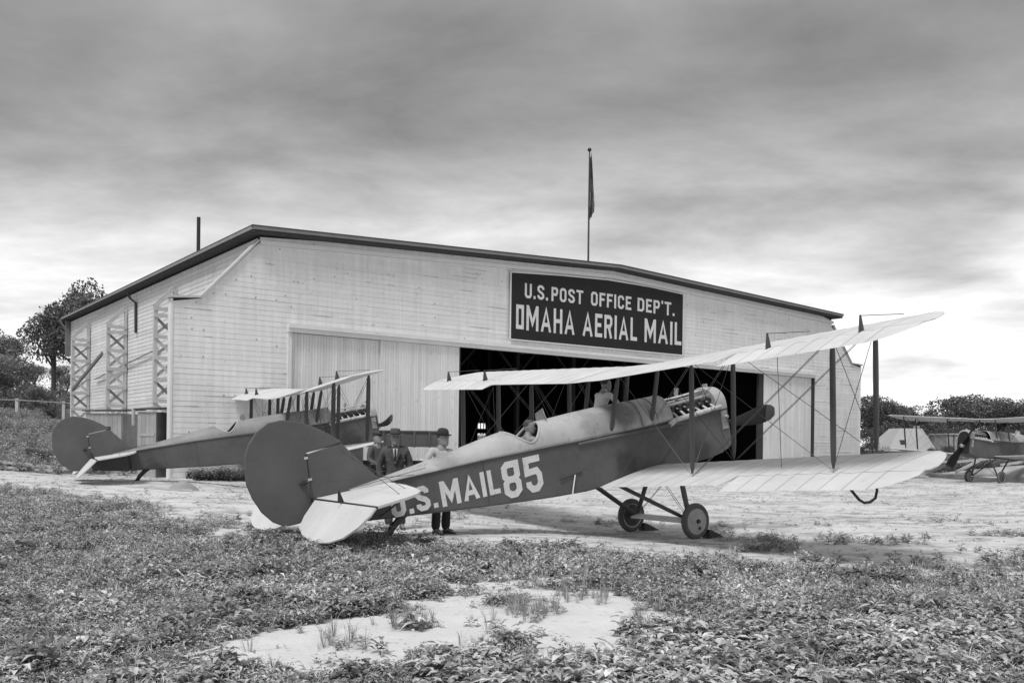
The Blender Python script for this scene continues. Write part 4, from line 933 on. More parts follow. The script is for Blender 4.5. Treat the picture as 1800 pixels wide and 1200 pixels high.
    t = MB(); t.add(vs, fs); t.build('jacket' if coat else 'shirt', top, root, smooth=60)
    yf = -.135 if coat else -.115
    if coat:
        t = MB(); c = D['chest']; t.loft([[Vector((x, y - .0, z)) for x, z in ((-.045, c.z + .13), (.045, c.z + .13), (.004, c.z - .13), (-.004, c.z - .13))] for y in (c.y + yf, c.y + yf - .012)]); t.build('shirt_front', M_wshirt, root)
        t = MB(); t.loft([[Vector((x, y, z)) for x, z in ((-.012, c.z + .12), (.012, c.z + .12), (.018, c.z - .10), (-.018, c.z - .10))] for y in (c.y + yf - .014, c.y + yf - .022)]); t.build('necktie', M_dark, root)
        for s in (1, -1):
            t = MB(); t.loft([[Vector((x * s, y, z)) for x, z in ((.05, c.z + .15), (.10, c.z + .06), (.055, c.z - .03), (.008, c.z - .16))] for y in (c.y + yf + .01, c.y + yf - .018)]); t.build('lapel', top, root)
    t = MB()
    t.tube([D['neck'] + Vector((0, 0, -.02)), D['neck'] + Vector((0, -.005, .03))], [.066, .060], 14); t.build('collar', shirt or top, root, smooth=50)
    if hair or fullhair:
        t = MB(); rings = []
        for z, hw_, yf_, yb in ((.01, .079, .0 if not fullhair else -.03, .103), (.05, .081, -.02 if not fullhair else -.07, .107), (.085, .077, -.088, .10), (.113, .060, -.068, .082), (.135, .03, -.03, .045)):
            rings.append([TH @ Vector((hw_ * math.cos(q), math.sin(q) * (yb if math.sin(q) > 0 else -yf_) + .006, z)) for q in [2 * math.pi * j / 16 for j in range(16)]])
        t.loft(rings); t.build('hair', M_hair, root, smooth=60)
    if hat:
        t = MB(); o = TH @ Vector((0, .004, .062)); up = Vector((0, -.12, 1)).normalized()
        if hat == 'fedora': pr = [(.072, -.012), (.145, -.004), (.150, .003), (.145, .008), (.092, .010), (.092, .03), (.088, .09), (.075, .115), (.045, .108), (0, .10)]
        elif hat == 'bowler': pr = [(.072, -.012), (.128, .004), (.138, .012), (.130, .014), (.092, .008), (.092, .03), (.088, .07), (.072, .10), (.04, .118), (0, .122)]
        else: pr = [(.07, -.01), (.09, .0), (.105, .03), (.10, .05), (.06, .062), (0, .066)]
        a = Rh.to_3x3() @ Vector((1, 0, 0)); b = up.cross(a) * 1.12; rings = [[o + up * h + a * r * math.cos(q) + b * r * math.sin(q) + Vector((0, 0, (abs(math.cos(q)) ** 3) * .012 if r > .11 else 0)) for q in [2 * math.pi * j / 22 for j in range(22)]] for r, h in pr]
        t.loft(rings); ht = t.build('hat', hatm, root, smooth=50)
        if hat == 'cap':
            t = MB(); t.loft([[o + a * x + (Rh.to_3x3() @ Vector((0, -1, 0))) * y + Vector((0, 0, z)) for x, y in ((-.07, .07), (.07, .07), (.05, .15), (-.05, .15))] for z in (-.012, -.004)]); t.build('peak', hatm, ht)
        else:
            t = MB(); t.loft([[o + up * h + a * .094 * math.cos(q) + b * .094 * math.sin(q) for q in [2 * math.pi * j / 22 for j in range(22)]] for h in (.011, .035)]); t.build('hat_band', M_black, ht, smooth=50)
    return root
zz_ = g1(-1.98, 15.95)
person('man in a grey suit, tie and wide-brimmed hat standing behind the lettered tail', (-2.05, 15.95, zz_), R_(8), J=dict(wrl=(.22, -.07, .90), ell=(.27, .03, 1.14), wrr=(-.25, -.02, .86), elr=(-.28, .05, 1.12), tol=(.16, -.17, .04), anl=(.13, .02, .09)), top=M_suit, legs=M_suit, hat='fedora', hatm=M_felt2, coat=True, shirt=M_wshirt, headyaw=8)
zz_ = g1(-1.16, 15.15)
person('man in a pale shirt, black trousers and dark hat standing behind the fuselage lettering', (-1.17, 15.2, zz_), R_(38), J=dict(ell=(.27, .12, 1.20), wrl=(.12, -.10, 1.04), shr=(-.185, 0, 1.42), elr=(-.33, .03, 1.18), wrr=(-.16, -.17, 1.06), tol=(.15, -.17, .04), tor=(-.10, -.18, .04)), top=M_shirt, legs=M_dark, hat='bowler', hatm=M_felt, headyaw=22)
zz_ = g1(-3.0, 20.2)
person('worker in a flat cap and dark clothes under the wing tip of the left biplane', (-3.03, 20.3, zz_), R_(60), J=dict(ell=(.28, -.02, 1.16), wrl=(.20, -.25, 1.05), wrr=(-.22, -.22, 1.02)), top=M_truck, legs=M_dark, hat='cap', hatm=M_felt, headyaw=0)
# pilot sits in the cockpit
hp = M1 @ Vector((-2.98, 0, -.02))
person('bare-headed pilot sitting in the cockpit of the lettered biplane, looking sideways', hp + Vector((0, 0, -.33)), R_(90 + 33.6 + 0), legs_on=False, J=dict(ell=(.22, -.08, 1.15), wrl=(.15, -.28, 1.10), elr=(-.22, -.08, 1.15), wrr=(-.15, -.28, 1.10)), top=M_leather, hair=True, fullhair=True, headyaw=-42)
mp_ = M1 @ Vector((-.78, .70, .10))
person('white-shirted mechanic on the far wing leaning over the engine cowling', mp_ + Vector((0, 0, .03)), R_(90 + 33.6), J=dict(ell=(.26, -.30, 1.20), wrl=(.16, -.52, 1.12), elr=(-.24, -.28, 1.22), wrr=(-.10, -.50, 1.12)), lean=(R_(16), 0, 0), top=M_wshirt, legs=M_dark, hat=None, hair=True, fullhair=True, headyaw=-15)
P = Vector((-.82, 24.0, g1(-.82, 24.0)))
dm = person('man in a pale cap, mostly hidden behind the fuselage before the dark doorway', P, R_(40), top=M_wshirt, legs=M_dark, hat='cap', hatm=M_shirt, hair=True)
dm.scale = (1.05, 1.05, 1.05)

# ------------------------------------------------------------------ truck
tz = g1(-3.5, 33)
TR = thing('truck', 'old dump truck with panelled steel body parked before the left sliding door', 'truck', M=Matrix.Translation((-5.3, 32.4, tz - .02)) @ Matrix.Rotation(R_(12), 4, 'Z'))
zb0, zb1 = -.18 - tz, .41 - tz
mb = MB(); mb.box(.1, 2.95, 0, 1.7, zb0, zb1 - .05); mb.build('dump_body', M_truck, TR)
mb = MB(); mb.box(.05, 3.0, -.05, 1.75, zb1 - .048, zb1); mb.build('top_rail', M_truck, TR)
for k in range(6):
    x = .12 + k * .55; mb = MB(); mb.box(x, x + .07, -.05, -.003, zb0 - .02, zb1 - .05); mb.build('side_rib', M_truck, TR)
mb = MB(); mb.box(-1.6, 2.9, .35, .47, .62, .78); mb.build('chassis_rail', M_black, TR)
mb = MB(); mb.box(-1.6, 2.9, 1.2, 1.32, .62, .78); mb.build('chassis_rail', M_black, TR)
mb = MB(); mb.box(-1.0, 2.8, .5, 1.18, .45, .9); mb.build('underbody', M_black, TR)
mb = MB(); mb.box(-1.1, 0, .1, 1.6, .8, 1.85); mb.build('cab', M_truck, TR)
mb = MB(); mb.box(-2.0, -1.1, .4, 1.3, .75, 1.35); mb.build('bonnet', M_truck, TR)
mb = MB(); mb.tube([(2.0, -.02, .95), (2.25, -.02, .93), (2.6, -.02, .75), (2.75, -.02, .55)], .11, 8, ell=((0, 1, 0), .3)); mb.build('fender', M_fair, TR, smooth=50)
for x in (1.25, -1.5):
    for y in (.05, 1.62):
        wh = bpy.data.objects.new('wheel', None); COL.objects.link(wh); wh.parent = TR; wh.location = (x, y, .42)
        mb = MB(); rings = [[Vector(((.35 + .07 * math.cos(a)) * math.cos(t), .07 * math.sin(a), (.35 + .07 * math.cos(a)) * math.sin(t))) for a in [2 * math.pi * j / 10 for j in range(10)]] for t in [2 * math.pi * i / 28 for i in range(29)]]
        mb.loft(rings, caps=False); mb.build('tyre', M_tyre, wh, smooth=50)
        mb = MB(); mb.lathe([(0, -.04), (.30, -.03), (.30, .03), (0, .04)], (0, 0, 0), (0, 1, 0), 24); mb.build('disc', M_cover, wh)
        mb = MB(); mb.lathe([(0, -.12), (.07, -.11), (.07, .11), (0, .12)], (0, 0, 0), (0, 1, 0), 12); mb.build('hub', M_black, wh)

# ------------------------------------------------------------------ sheds by the side wall
def shed(label, loc, rz, wx, wy, zt, roofm, dark_side=False):
    z0 = g1(loc[0], loc[1]) - .1; s = thing('shed', label, 'shed', (loc[0], loc[1], z0), rz, 'small sheds at the side of the hangar'); h = zt - z0
    x = 0
    while x < wx - .01:
        xe = min(wx, x + .19); mb = MB(); mb.box(x + .004, xe - .004, -.02, 0, 0, h - .05, tone=random.gauss(1, .06)); mb.build('board', [M_shed], s); x += .19
    y = 0
    while y < wy - .01:
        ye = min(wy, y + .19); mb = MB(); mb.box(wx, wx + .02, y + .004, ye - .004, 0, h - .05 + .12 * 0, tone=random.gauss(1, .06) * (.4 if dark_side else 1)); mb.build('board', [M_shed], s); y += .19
    mb = MB(); mb.box(.01, wx - .01, .01, wy, 0, h - .06); mb.build('walls', M_tar, s)
    mb = MB(); mb.prism([(-.12, h + .02), (wy + .1, h + .12), (wy + .1, h + .17), (-.12, h + .07)], 'x', -.1, wx + .1); mb.build('roof', roofm, s)
    return s
s1 = shed('grey board shed with a small dark window, farther from the corner of the hangar', (-16.9, 36.0), R_(-6), 1.5, 1.6, 1.02, M_tar)
mb = MB(); mb.box(.85, 1.05, -.045, -.021, 1.75, 1.88); mb.build('window', M_black, s1)
s2 = shed('lighter shed with one dark side standing against the front left corner of the hangar', (-13.85, 33.6), R_(-20), .85, .9, 1.02, M_tar, True)
mb = MB(); mb.box(.1, .8, -.045, -.021, 1.6, 1.7); mb.build('cross_board', M_shed, s2)
mb = MB(); mb.lathe([(.07, 0), (.07, .7)], (-15.1, 36.2, .5), (0, 0, 1), 10); o = mb.build('vent_pipe', M_buttress, smooth=True); tag(o, 'short pale vent pipe between the two sheds', 'pipe')
# ------------------------------------------------------------------ barn and low store beyond the right-hand plane
bz = g1(36, 80)
b1 = thing('barn', 'small pale barn with one dark window seen beyond the far right biplane', 'barn', (33.4, 80, bz))
H_ = 1.67 - bz
mb = MB(); mb.loft([[Vector(p) for p in ((-.2, 0, 0), (3.9, 0, 0), (3.9, 5, 0), (-.2, 5, 0))], [Vector(p) for p in ((-.2, 0, H_ * .35), (3.9, 0, H_ * .35), (3.9, 5, H_ * .35), (-.2, 5, H_ * .35))]]); mb.build('wall', M_barn, b1)
mb = MB(); mb.loft([[Vector(p) for p in ((-.4, -.15, H_ * .352), (4.05, -.15, H_ * .352), (4.05, 5.1, H_ * .352), (-.4, 5.1, H_ * .352))], [Vector(p) for p in ((1.3, 1.3, H_), (3.3, 1.3, H_), (3.3, 3.6, H_), (1.3, 3.6, H_))]]); mb.build('roof', M_barn, b1)
mb = MB(); mb.box(.95, 1.3, .25, .6, 1.1, 2.1); mb.build('window', M_glass, b1)
mb = MB(); mb.box(2.9, 3.3, 1.8, 2.2, H_ - .2, H_ + .25); mb.build('chimney', M_shed, b1)
b2 = thing('store_house', 'low pale store with a flat roof beside the barn', 'store', (37.35, 78, bz))
mb = MB(); mb.box(0, 1.5, 0, 3, 0, 1.1 - bz); mb.build('wall', M_shed, b2)
mb = MB(); mb.box(-.1, 1.6, -.1, 3.1, 1.1 - bz, 1.22 - bz); mb.build('roof', M_barn, b2)
mb = MB(); mb.box(.55, .62, -.05, -.003, 0, 1.1 - bz); mb.build('corner_post', M_tar, b2)
# haystack-like covered heaps behind the far biplane
for (x, y, r, h, lb) in ((40.0, 74, 1.1, 1.2, 'white tarpaulin heap just left of the far propeller'), (42.6, 70, 1.7, 1.5, 'larger white tarpaulin heap behind the tail of the far right biplane')):
    z0 = g1(x, y) + .35; mb = MB(); rings = []
    for k, q in ((1, 0), (1.0, .35), (.85, .7), (.55, .92), (.15, 1.0)): rings.append([Vector((x + r * k * math.cos(t) * (1 + .12 * math.sin(3 * t + x)), y + r * k * math.sin(t), z0 - .4 + (h + .4) * q + .07 * math.sin(5 * t))) for t in [2 * math.pi * j / 18 for j in range(18)]])
    mb.loft(rings); o = mb.build('covered_heap', M_whitet, smooth=60); tag(o, lb, 'heap', 'covered heaps beyond the field')

# ------------------------------------------------------------------ fence on the left bank
fx = [(-45, 66), (-39.4, 64), (-33.8, 62), (-30.6, 62), (-27.2, 61.5)]
fr = thing('fence', 'pale post and rail fence along the top of the left bank', 'fence', (fx[0][0], fx[0][1], 0)); tops = []
for x, y in fx:
    zt = {0: 2.9, 1: 2.75, 2: 2.62, 3: 2.46, 4: 2.2}[fx.index((x, y))]; z0 = g1(x, y)
    mb = MB(); mb.box(x - fx[0][0] - .10, x - fx[0][0] + .10, y - fx[0][1] - .1, y - fx[0][1] + .1, z0 - .3, zt); mb.build('post', M_buttress, fr); tops.append(Vector((x - fx[0][0], y - fx[0][1] - .12, zt - .1)))
for a, b in zip(tops[:-1], tops[1:]):
    mb = MB(); mb.beam(a, b, .05, .055); mb.build('rail', M_shed, fr)
# debris boards on the bank
def plank(a, b, wv, tv, lb, m=M_plank, gr='loose planks on the left bank'):
    za, zb_ = g1(a[0], a[1]) + a[2], g1(b[0], b[1]) + b[2]
    mb = MB(); mb.beam((a[0], a[1], za), (b[0], b[1], zb_), wv, tv); o = mb.build('plank', m); return tag(o, lb, 'plank', gr)
plank((-19.8, 33.5, .12), (-16.6, 33.0, .1), .22, .08, 'long pale plank lying lowest on the left bank')
plank((-20.5, 34.2, .35), (-16.3, 33.6, .16), .2, .1, 'long pale plank lying just above the lowest one on the left bank')
plank((-18.6, 38.0, .75), (-16.7, 36.6, .35), .16, .08, 'plank slanting down towards the tail of the left biplane')
plank((-17.3, 35.6, .15), (-16.2, 36.6, .60), .34, .06, 'short broad pale board tipped up beside the left tail')
plank((-19.9, 37.5, .45), (-18.3, 37.0, .35), .5, .22, 'dark beam lying across the left bank', M_tar)
# small heap with a board on the bare field
z0 = g1(-8.9, 24.6); mb = MB(); rings = []
for k, q in ((1, 0), (.75, .35), (.4, .75), (.08, 1)): rings.append([Vector((-8.9 + .42 * k * math.cos(t) * (1 + .1 * math.sin(4 * t)), 24.6 + .35 * k * math.sin(t), z0 - .03 + .27 * q)) for t in [2 * math.pi * j / 16 for j in range(16)]])
mb.loft(rings); o = mb.build('earth_heap', M_stone, smooth=60); tag(o, 'small cone-shaped heap on the bare ground behind the big rudder', 'heap')
plank((-9.35, 24.1, .03), (-8.45, 24.1, .03), .10, .04, 'small pale board lying in front of the cone-shaped heap')
# timber pile under the far right plane
PL = [((20.6, 50, .5), (23.0, 50.2, .05)), ((22.6, 50.8, .05), (24.8, 51, .7)), ((25.2, 51.5, .1), (27.2, 51.5, .8)), ((21.0, 52, .3), (23.4, 52, .32)), ((26.0, 53, .55), (29.2, 53, .6)), ((23.4, 53, .62), (26.0, 53.4, .60)), ((28.0, 52, .1), (30.4, 52.2, .35))]
LBL = ['pole leaning down to the left just right of the big lower wing tip', 'pole rising to the right behind the far propeller blade', 'slanting pole behind the near wheel of the far biplane', 'flat timber lying low next to the big lower wing tip', 'flat pale timber behind the far wheel of the right biplane', 'flat timber lying behind the nose of the far biplane', 'timber lying at the right edge under the far biplane']
for (a, b), lb in zip(PL, LBL): plank(a, b, .16, .13, lb, M_plank, 'timbers heaped behind the far right biplane')

# ------------------------------------------------------------------ vegetation helpers
def quads_obj(name, Q, tone, m, parent=None, smooth=False):
    V = Q.reshape(-1, 3); F = np.arange(len(V)).reshape(-1, 4)
    return np_mesh(name, V, F, [m], smooth, tone, 'FACE', parent)
def leaf_quads(base, az, elv, L, W, curl, rng):
    """two quads per leaf folded along the midrib"""
    n = len(L); d = np.stack([np.cos(az) * np.cos(elv), np.sin(az) * np.cos(elv), np.sin(elv)], -1)
    s = np.stack([-np.sin(az), np.cos(az), np.zeros(n)], -1); up = np.cross(d, s); up = -up * np.sign(up[:, 2:3] + 1e-9) * -1
    mid = base + d * (L * .5)[:, None] - np.array([0, 0, 1.]) * 0
    tip = base + d * L[:, None]; tip[:, 2] -= curl * L
    l = mid + s * (W / 2)[:, None]; r = mid - s * (W / 2)[:, None]; l[:, 2] += W * .22; r[:, 2] += W * .22
    a = np.stack([base, l, tip, mid], 1); b = np.stack([base, mid, tip, r], 1)
    return np.concatenate([a, b], 0)
def leaf_fine(base, az, elv, L, W, curl, rng):
    n = len(L); d = np.stack([np.cos(az) * np.cos(elv), np.sin(az) * np.cos(elv), np.sin(elv)], -1); s = np.stack([-np.sin(az), np.cos(az), np.zeros(n)], -1); L_ = L[:, None]; W_ = W[:, None]; dn = np.array([0, 0, 1.0])
    m1 = base + d * L_ * .5 - dn * (curl * L * .12)[:, None]; tip = base + d * L_ - dn * (curl * L)[:, None]; out = []
    for sg in (1, -1):
        a = base + d * L_ * .26 + s * sg * W_ * .46 + dn * W_ * .16; b = base + d * L_ * .62 + s * sg * W_ * .42 + dn * W_ * .14 - dn * (curl * L * .3)[:, None]; c = base + d * L_ * .85 + s * sg * W_ * .16 - dn * (curl * L * .7)[:, None]
        out.append(np.stack([base, a, b, m1], 1)); out.append(np.stack([m1, b, c, tip], 1))
    return np.concatenate([out[0], out[1], out[2], out[3]], 0)
FINE = False
def proto_broad(rng, h=.16, nst=4, nl=6, L0=.05):
    Q = []
    for s in range(nst):
        a0 = rng.uniform(0, 6.28); r0 = rng.uniform(0, .05); lean = rng.uniform(.05, .45); hh = h * rng.uniform(.6, 1.1); n = nl
        t = (np.arange(n) + .5) / n; px = np.cos(a0) * (r0 + lean * hh * t); py = np.sin(a0) * (r0 + lean * hh * t); pz = hh * t
        base = np.stack([px, py, pz], -1); az = a0 + np.arange(n) * 2.4 + rng.normal(0, .3, n); el_ = rng.uniform(-.15, .65, n); L = L0 * rng.uniform(.6, 1.25, n) * (1.15 - .4 * t)
        Q.append((leaf_fine if FINE else leaf_quads)(base, az, el_, L, L * rng.uniform(.36, .56, n), rng.uniform(.05, .45, n), rng))
    return np.concatenate(Q, 0)
def proto_grass(rng, n=14, h=.14):
    az = rng.uniform(0, 6.28, n); r = rng.uniform(0, .04, n); hh = h * rng.uniform(.5, 1.1, n); ln = rng.uniform(.1, .8, n); wv = rng.uniform(.0015, .0035, n)
    b = np.stack([np.cos(az) * r, np.sin(az) * r, np.zeros(n)], -1); d = np.stack([np.cos(az), np.sin(az), np.zeros(n)], -1); s = np.stack([-np.sin(az), np.cos(az), np.zeros(n)], -1) * wv[:, None]
    m = b + d * (hh * ln * .35)[:, None]; m[:, 2] += hh * .6; t = b + d * (hh * ln)[:, None]; t[:, 2] += hh * (1 - .35 * ln)
    return np.concatenate([np.stack([b - s, b + s, m + s, m - s], 1), np.stack([m - s, m + s, t + s * .2, t - s * .2], 1)], 0)
def scatter(name, protos, X, Y, S, rng, m, tonev=(.55, 1.5), zoff=0.0):
    Z = gz(X, Y) + zoff; out = []; tn = []
    pick = rng.integers(0, len(protos), len(X)); rot = rng.uniform(0, 6.28, len(X)); pt = rng.normal(1.0, .16, len(X)) * (.62 + .80 * fbm(X * 1.3, Y * 1.3, 71))
    for k, p in enumerate(protos):
        i = np.where(pick == k)[0]
        if not len(i): continue
        c, s = np.cos(rot[i]), np.sin(rot[i]); Q = np.broadcast_to(p, (len(i),) + p.shape).copy() * S[i][:, None, None, None]
        x = Q[..., 0] * c[:, None, None] - Q[..., 1] * s[:, None, None]; y = Q[..., 0] * s[:, None, None] + Q[..., 1] * c[:, None, None]
        Q[..., 0] = x + X[i][:, None, None]; Q[..., 1] = y + Y[i][:, None, None]; Q[..., 2] += Z[i][:, None, None]
        half = p.shape[0] // 2; lt = rng.uniform(*tonev, (len(i), half)) * pt[i][:, None]; lt = np.concatenate([lt, lt], 1)
        out.append(Q.reshape(-1, 4, 3)); tn.append(lt.reshape(-1))
    return quads_obj(name, np.concatenate(out, 0), np.concatenate(tn, 0), m)
rng = np.random.default_rng(5)
def sample(y0, y1, n, halfw=.72, power=1.0, f=weed):
    y = np.sqrt(rng.uniform(y0 * y0, y1 * y1, n)); n2_ = n; x = rng.uniform(-halfw, halfw, n) * (y + .6)
    k = rng.uniform(0, 1, n) < f(x, y) ** power
    return x[k], y[k]
P_b = [proto_broad(rng, .085, 4, 6, .058) for i in range(10)]
P_B = [proto_broad(rng, .125, 5, 6, .090) for i in range(8)]
FINE = True; P_F = [proto_broad(rng, .13, 5, 6, .10) for i in range(8)]; FINE = False
P_s = [proto_broad(rng, .045, 4, 5, .030) for i in range(8)]
P_g = [proto_grass(rng) for i in range(6)]
P_t = [proto_grass(rng, 20, .30) for i in range(5)]
P_m = [proto_broad(rng, .11, 4, 5, .075) for i in range(8)]
P_l = [proto_broad(rng, .012, 2, 2, .05) for i in range(6)]
def bigf(x, y): return weed(x, y) * np.clip((fbm(x * .9 + 3, y * .9, 61) - .42) * 6 + np.clip((x + .2) / 4, 0, .6) * (y < 9.5), 0, 1)
def smallf(x, y): return weed(x, y) * np.clip(1.25 - bigf(x, y), .25, 1)
def clumpf(x, y): return weed(x, y) * np.clip((fbm(x * 1.7 + 9, y * 1.7, 63) - .55) * 9, 0, 1)
def put(name, protos, smp, lo, hi, label, cat, tv=(.28, 1.85)):
    x_, y_ = smp; tag(scatter(name, protos, x_, y_, rng.uniform(lo, hi, len(x_)), rng, M_leaf, tv), label, cat, kind='stuff')
put('small_weeds', P_s, sample(4.9, 9.5, 13300, f=smallf), .7, 1.6, 'low small-leaved weeds covering the foreground', 'weeds')
put('leafy_weeds', P_b, sample(4.9, 9.5, 7000, f=weed), .5, 1.4, 'leafy ankle-high weeds in the foreground', 'weeds')
put('broad_weeds', P_B, sample(4.9, 12.5, 3800, f=bigf), .5, 1.3, 'broad-leaved weeds in clumps before the tail and wheels', 'weeds', (.5, 1.9))
put('clump_weeds', P_B, sample(5.5, 14.5, 3000, f=clumpf), .8, 1.7, 'taller dark clumps of weeds scattered through the foreground', 'weeds', (.35, 1.3))
put('grass', P_g, sample(4.9, 14, 5500, f=weed), .4, 1.2, 'thin grass growing among the foreground weeds', 'grass', (.8, 2.0))
cc_ = rng.integers(0, 9, 120); cxy = np.array([(.15, 7.9), (.22, 7.75), (-.9, 7.2), (.7, 8.6), (.75, 8.45), (-.1, 6.4), (1.0, 7.4), (.1, 6.0), (-1.3, 6.5)])
sx_ = cxy[cc_, 0] + rng.normal(0, .13, 120); sy_ = cxy[cc_, 1] + rng.normal(0, .13, 120)
put('tall_grass', P_t, (sx_, sy_), .25, .75, 'wiry grass tufts on the pale sand patch', 'grass', (.5, 1.4))
put('broad_foreground_weeds', P_F, sample(4.9, 8.0, 2000, f=bigf), .7, 1.4, 'largest broad leaves nearest the camera', 'weeds', (.5, 2.0))
put('mid_weeds', P_m, sample(9.3, 24, 19800, f=weed), .45, 1.35, 'leafy weeds fringing the bare field', 'weeds')
put('field_litter', P_l, sample(9, 56, 42000, .66, f=lambda x, y: np.clip((fbm(x * .9, y * 1.6, 91) - .40) * 4, .06, 1)), .35, 1.3, 'scattered leaves and tufts on the bare field', 'ground litter', (.25, 1.1))
# brush on the left bank and beyond the field
def bankf(x, y): return np.clip((-x - .30 * y - 3.6) / 1.6, 0, 1) * np.clip((y - 31.5) / 3, 0, 1)
P_br = [proto_broad(rng, .55, 6, 7, .17) for i in range(6)]
y = rng.uniform(31, 66, 9000); x = rng.uniform(-45, -10, 9000); k = rng.uniform(0, 1, 9000) < bankf(x, y) * .8
inb = ((np.stack([x, y], -1) - np.array([C0.x, C0.y])) @ np.array([math.cos(BY), math.sin(BY)])) < 1.8
k &= inb
tag(scatter('bank_brush', P_br, x[k], y[k], rng.uniform(.5, 1.3, k.sum()), rng, M_tree, (1.6, 3.6)), 'rough brush covering the left bank', 'brush', kind='stuff')  # brush tones lifted to paint in the haze over the bank
y = rng.uniform(52, 95, 8000); x = rng.uniform(18, 75, 8000); k = (x > (y - 20) * .62) & (y > 53)
tag(scatter('field_edge_brush', P_br, x[k], y[k], rng.uniform(.7, 1.7, k.sum()), rng, M_tree, (.8, 2.0)), 'brush growing beyond the edge of the field at the right', 'brush', kind='stuff')
# low weeds at the foot of the hangar front
t = rng.uniform(.5, 15, 900); s_ = rng.uniform(-1.6, -.2, 900); x = C0.x + t * math.cos(BY) - s_ * math.sin(BY) * 1; y = C0.y + t * math.sin(BY) + s_ * math.cos(BY)
tag(scatter('wall_foot_weeds', P_br, x, y, rng.uniform(.4, .9, 900), rng, M_tree, (.6, 1.8)), 'dark weeds along the foot of the hangar front', 'weeds', kind='stuff')

# ------------------------------------------------------------------ trees
def tree_meshes(seed, H, Rr, nleaf, leafs, trunk_h=.3, lobes=9):
    r = np.random.default_rng(seed)
    mb = MB(); mb.tube([(0, 0, -.5), (.05 * Rr, 0, H * trunk_h), (0, .05 * Rr, H * .8)], [H * .028, H * .02, H * .004], 8)
    cen = []
    for i in range(lobes):
        a = r.uniform(0, 6.28); q = r.uniform(.15, .75) * Rr; z = H * r.uniform(trunk_h + .12, .88); k = 1 - abs((z / H - .55)) * .8
        cen.append((math.cos(a) * q * k, math.sin(a) * q * k, z, Rr * r.uniform(.30, .52) * k)); mb.tube([(0, 0, z * .62), (cen[-1][0] * .5, cen[-1][1] * .5, z * .85), cen[-1][:3]], [H * .010, H * .007, H * .003], 6)
    cen.append((0, 0, H * .86, Rr * .38)); cen = np.array(cen)
    pk = r.integers(0, len(cen), nleaf); u = r.normal(size=(nleaf, 3)); u /= np.linalg.norm(u, axis=1)[:, None]; rad = r.uniform(.35, 1.0, nleaf) ** .5 * (1 + .18 * np.sin(u[:, 0] * 7 + pk) * np.cos(u[:, 2] * 6))
    c = cen[pk, :3] + u * (cen[pk, 3] * rad)[:, None] * np.array([1, 1, .8])
    L = leafs * r.uniform(.6, 1.4, nleaf); a = r.normal(size=(nleaf, 3)); a /= np.linalg.norm(a, axis=1)[:, None]; b = np.cross(a, r.normal(size=(nleaf, 3))); b /= np.linalg.norm(b, axis=1)[:, None]
    a *= L[:, None]; b *= (L * .55)[:, None]
    Q = np.stack([c - a, c - b * .8, c + a, c + b], 1)
    tone = r.uniform(.6, 1.4, nleaf) * (1 + .25 * r.normal(size=len(cen))[pk])
    return mb, Q, np.clip(tone, .3, 2.2)
PROTO = {}
def tree(label, x, y, H, kind, zt=None, group=None, sc=(1, 1)):
    key = kind
    if key not in PROTO:
        sd_, R0, n, lf, th_, lb = {'oak': (3, .42, 7500, .0145, .22, 16), 'elm': (8, .36, 7500, .014, .2, 18), 'round': (14, .5, 8000, .015, .12, 16), 'open': (21, .34, 4200, .012, .45, 11), 'bush': (30, .75, 5000, .022, .02, 12)}[kind.replace('pale_', '')]
        mb, Q, tn = tree_meshes(sd_, 1.0, R0, n, lf, th_, lb)
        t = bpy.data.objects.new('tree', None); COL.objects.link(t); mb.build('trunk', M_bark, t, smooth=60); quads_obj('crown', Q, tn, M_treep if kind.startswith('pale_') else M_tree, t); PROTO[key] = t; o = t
    else: o = copy_tree(PROTO[key])
    o.name = 'bush' if 'bush' in kind else 'tree'
    o.location = (x, y, g1(x, y) - .05); o.scale = (H * sc[0], H * sc[0], H * sc[1]); o.rotation_euler = (0, 0, random.uniform(0, 6.28))
    return tag(o, label, 'bush' if 'bush' in kind else 'tree', group)
def at(u, v, Y):      # place by bearing
    return ((u - 900) / 1596.4 * Y)
GL_ = 'trees on the left beyond the bank'; GRR = 'trees along the far right skyline'
tree('tall tree with a ragged crown rising behind the left end of the hangar roof', at(148, 0, 80), 80, 12.9, 'oak', group=GL_, sc=(.85, 1))
tree('lower side crown of the tall tree, left of the hangar eave', at(92, 0, 78), 78, 10.5, 'open', group=GL_, sc=(.9, 1))
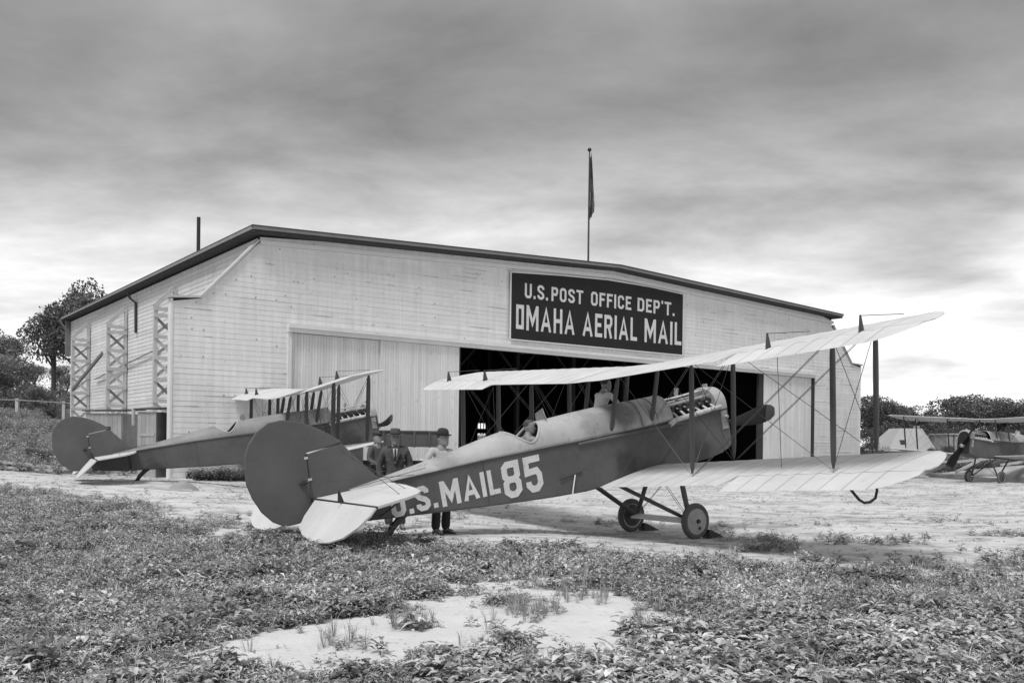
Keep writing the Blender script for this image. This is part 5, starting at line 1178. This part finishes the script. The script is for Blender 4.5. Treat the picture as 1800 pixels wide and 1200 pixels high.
for u, Y, H, k, lb in ((-50, 92, 9.6, 'pale_elm', 'tallest tree at the left edge of the photo'), (8, 96, 7.0, 'pale_round', 'tree sloping down from the left edge towards the hangar'), (60, 84, 3.6, 'pale_round', 'low tree behind the left fence post'), (105, 90, 3.4, 'pale_round', 'low tree touching the far end of the hangar'), (30, 80, 4.6, 'pale_bush', 'dense bush behind the left fence'), (-15, 74, 5.2, 'pale_round', 'pale tree just above the left fence rail'), (85, 76, 2.6, 'pale_bush', 'bush behind the second fence post'), (118, 86, 2.8, 'pale_bush', 'bush mostly hidden behind the hangar end'), (5, 76, 3.6, 'pale_bush', 'bush behind the fence at the left edge'), (55, 75, 2.8, 'pale_bush', 'bush between the two left fence posts')):
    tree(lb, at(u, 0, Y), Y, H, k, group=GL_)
RT = [(1532, 120, 8.6, 'elm', 'tree beside the white right corner of the hangar'), (1552, 112, 7.9, 'oak', 'tree right behind the outermost wing strut'), (1590, 118, 6.8, 'round', 'low tree in the dip of the right skyline'), (1572, 125, 8.0, 'elm', 'pointed tree right of the outermost wing strut'),
      (1625, 122, 6.2, 'oak', 'small tree left of the big rounded crowns'), (1650, 116, 6.6, 'elm', 'tree above the barn roof'), (1683, 124, 8.6, 'round', 'left part of the big rounded crowns on the right'), (1712, 118, 8.4, 'oak', 'highest rounded crown above the far propeller'), (1740, 126, 8.4, 'round', 'right part of the big rounded crowns'), (1765, 120, 6.4, 'elm', 'low tree between the rounded crowns and the photo edge'), (1790, 116, 7.6, 'round', 'tree at the right edge of the photo'), (1825, 118, 8.0, 'oak', 'last tree at the right edge, partly cut off')]
for u, Y, H, k, lb in RT: tree(lb, at(u, 0, Y), Y, H, k, group=GRR, sc=(1.25, 1))
for i, (u, Y, H) in enumerate(((1525, 92, 3.2), (1548, 96, 3.4), (1580, 99, 3.2), (1615, 97, 3.6), (1655, 100, 3.6), (1695, 96, 3.8), (1735, 99, 3.7), (1775, 97, 3.6), (1815, 98, 3.8))):
    tree(['bush half hidden behind the right wall of the hangar', 'bush nearest the white corner of the hangar', 'bush between the corner and the barn', 'bush behind the barn roof', 'bush behind the low store', 'bush behind the far propeller', 'bush behind the cockpit of the far biplane', 'bush near the right edge behind the tail', 'rightmost bush behind the far biplane'][i], at(u, 0, Y), Y, H, 'bush', group='bushes below the right skyline')
for i, (u, Y, H, lb) in enumerate(((1668, 72, 1.7, 'light-leaved shrub in front of the barn wall'), (1640, 71, 1.5, 'shrub at the foot of the barn'), (1535, 74, 1.9, 'shrub by the hangar corner beyond the wing'))): tree(lb, at(u, 0, Y), Y, H, 'bush', group='shrubs around the barn')
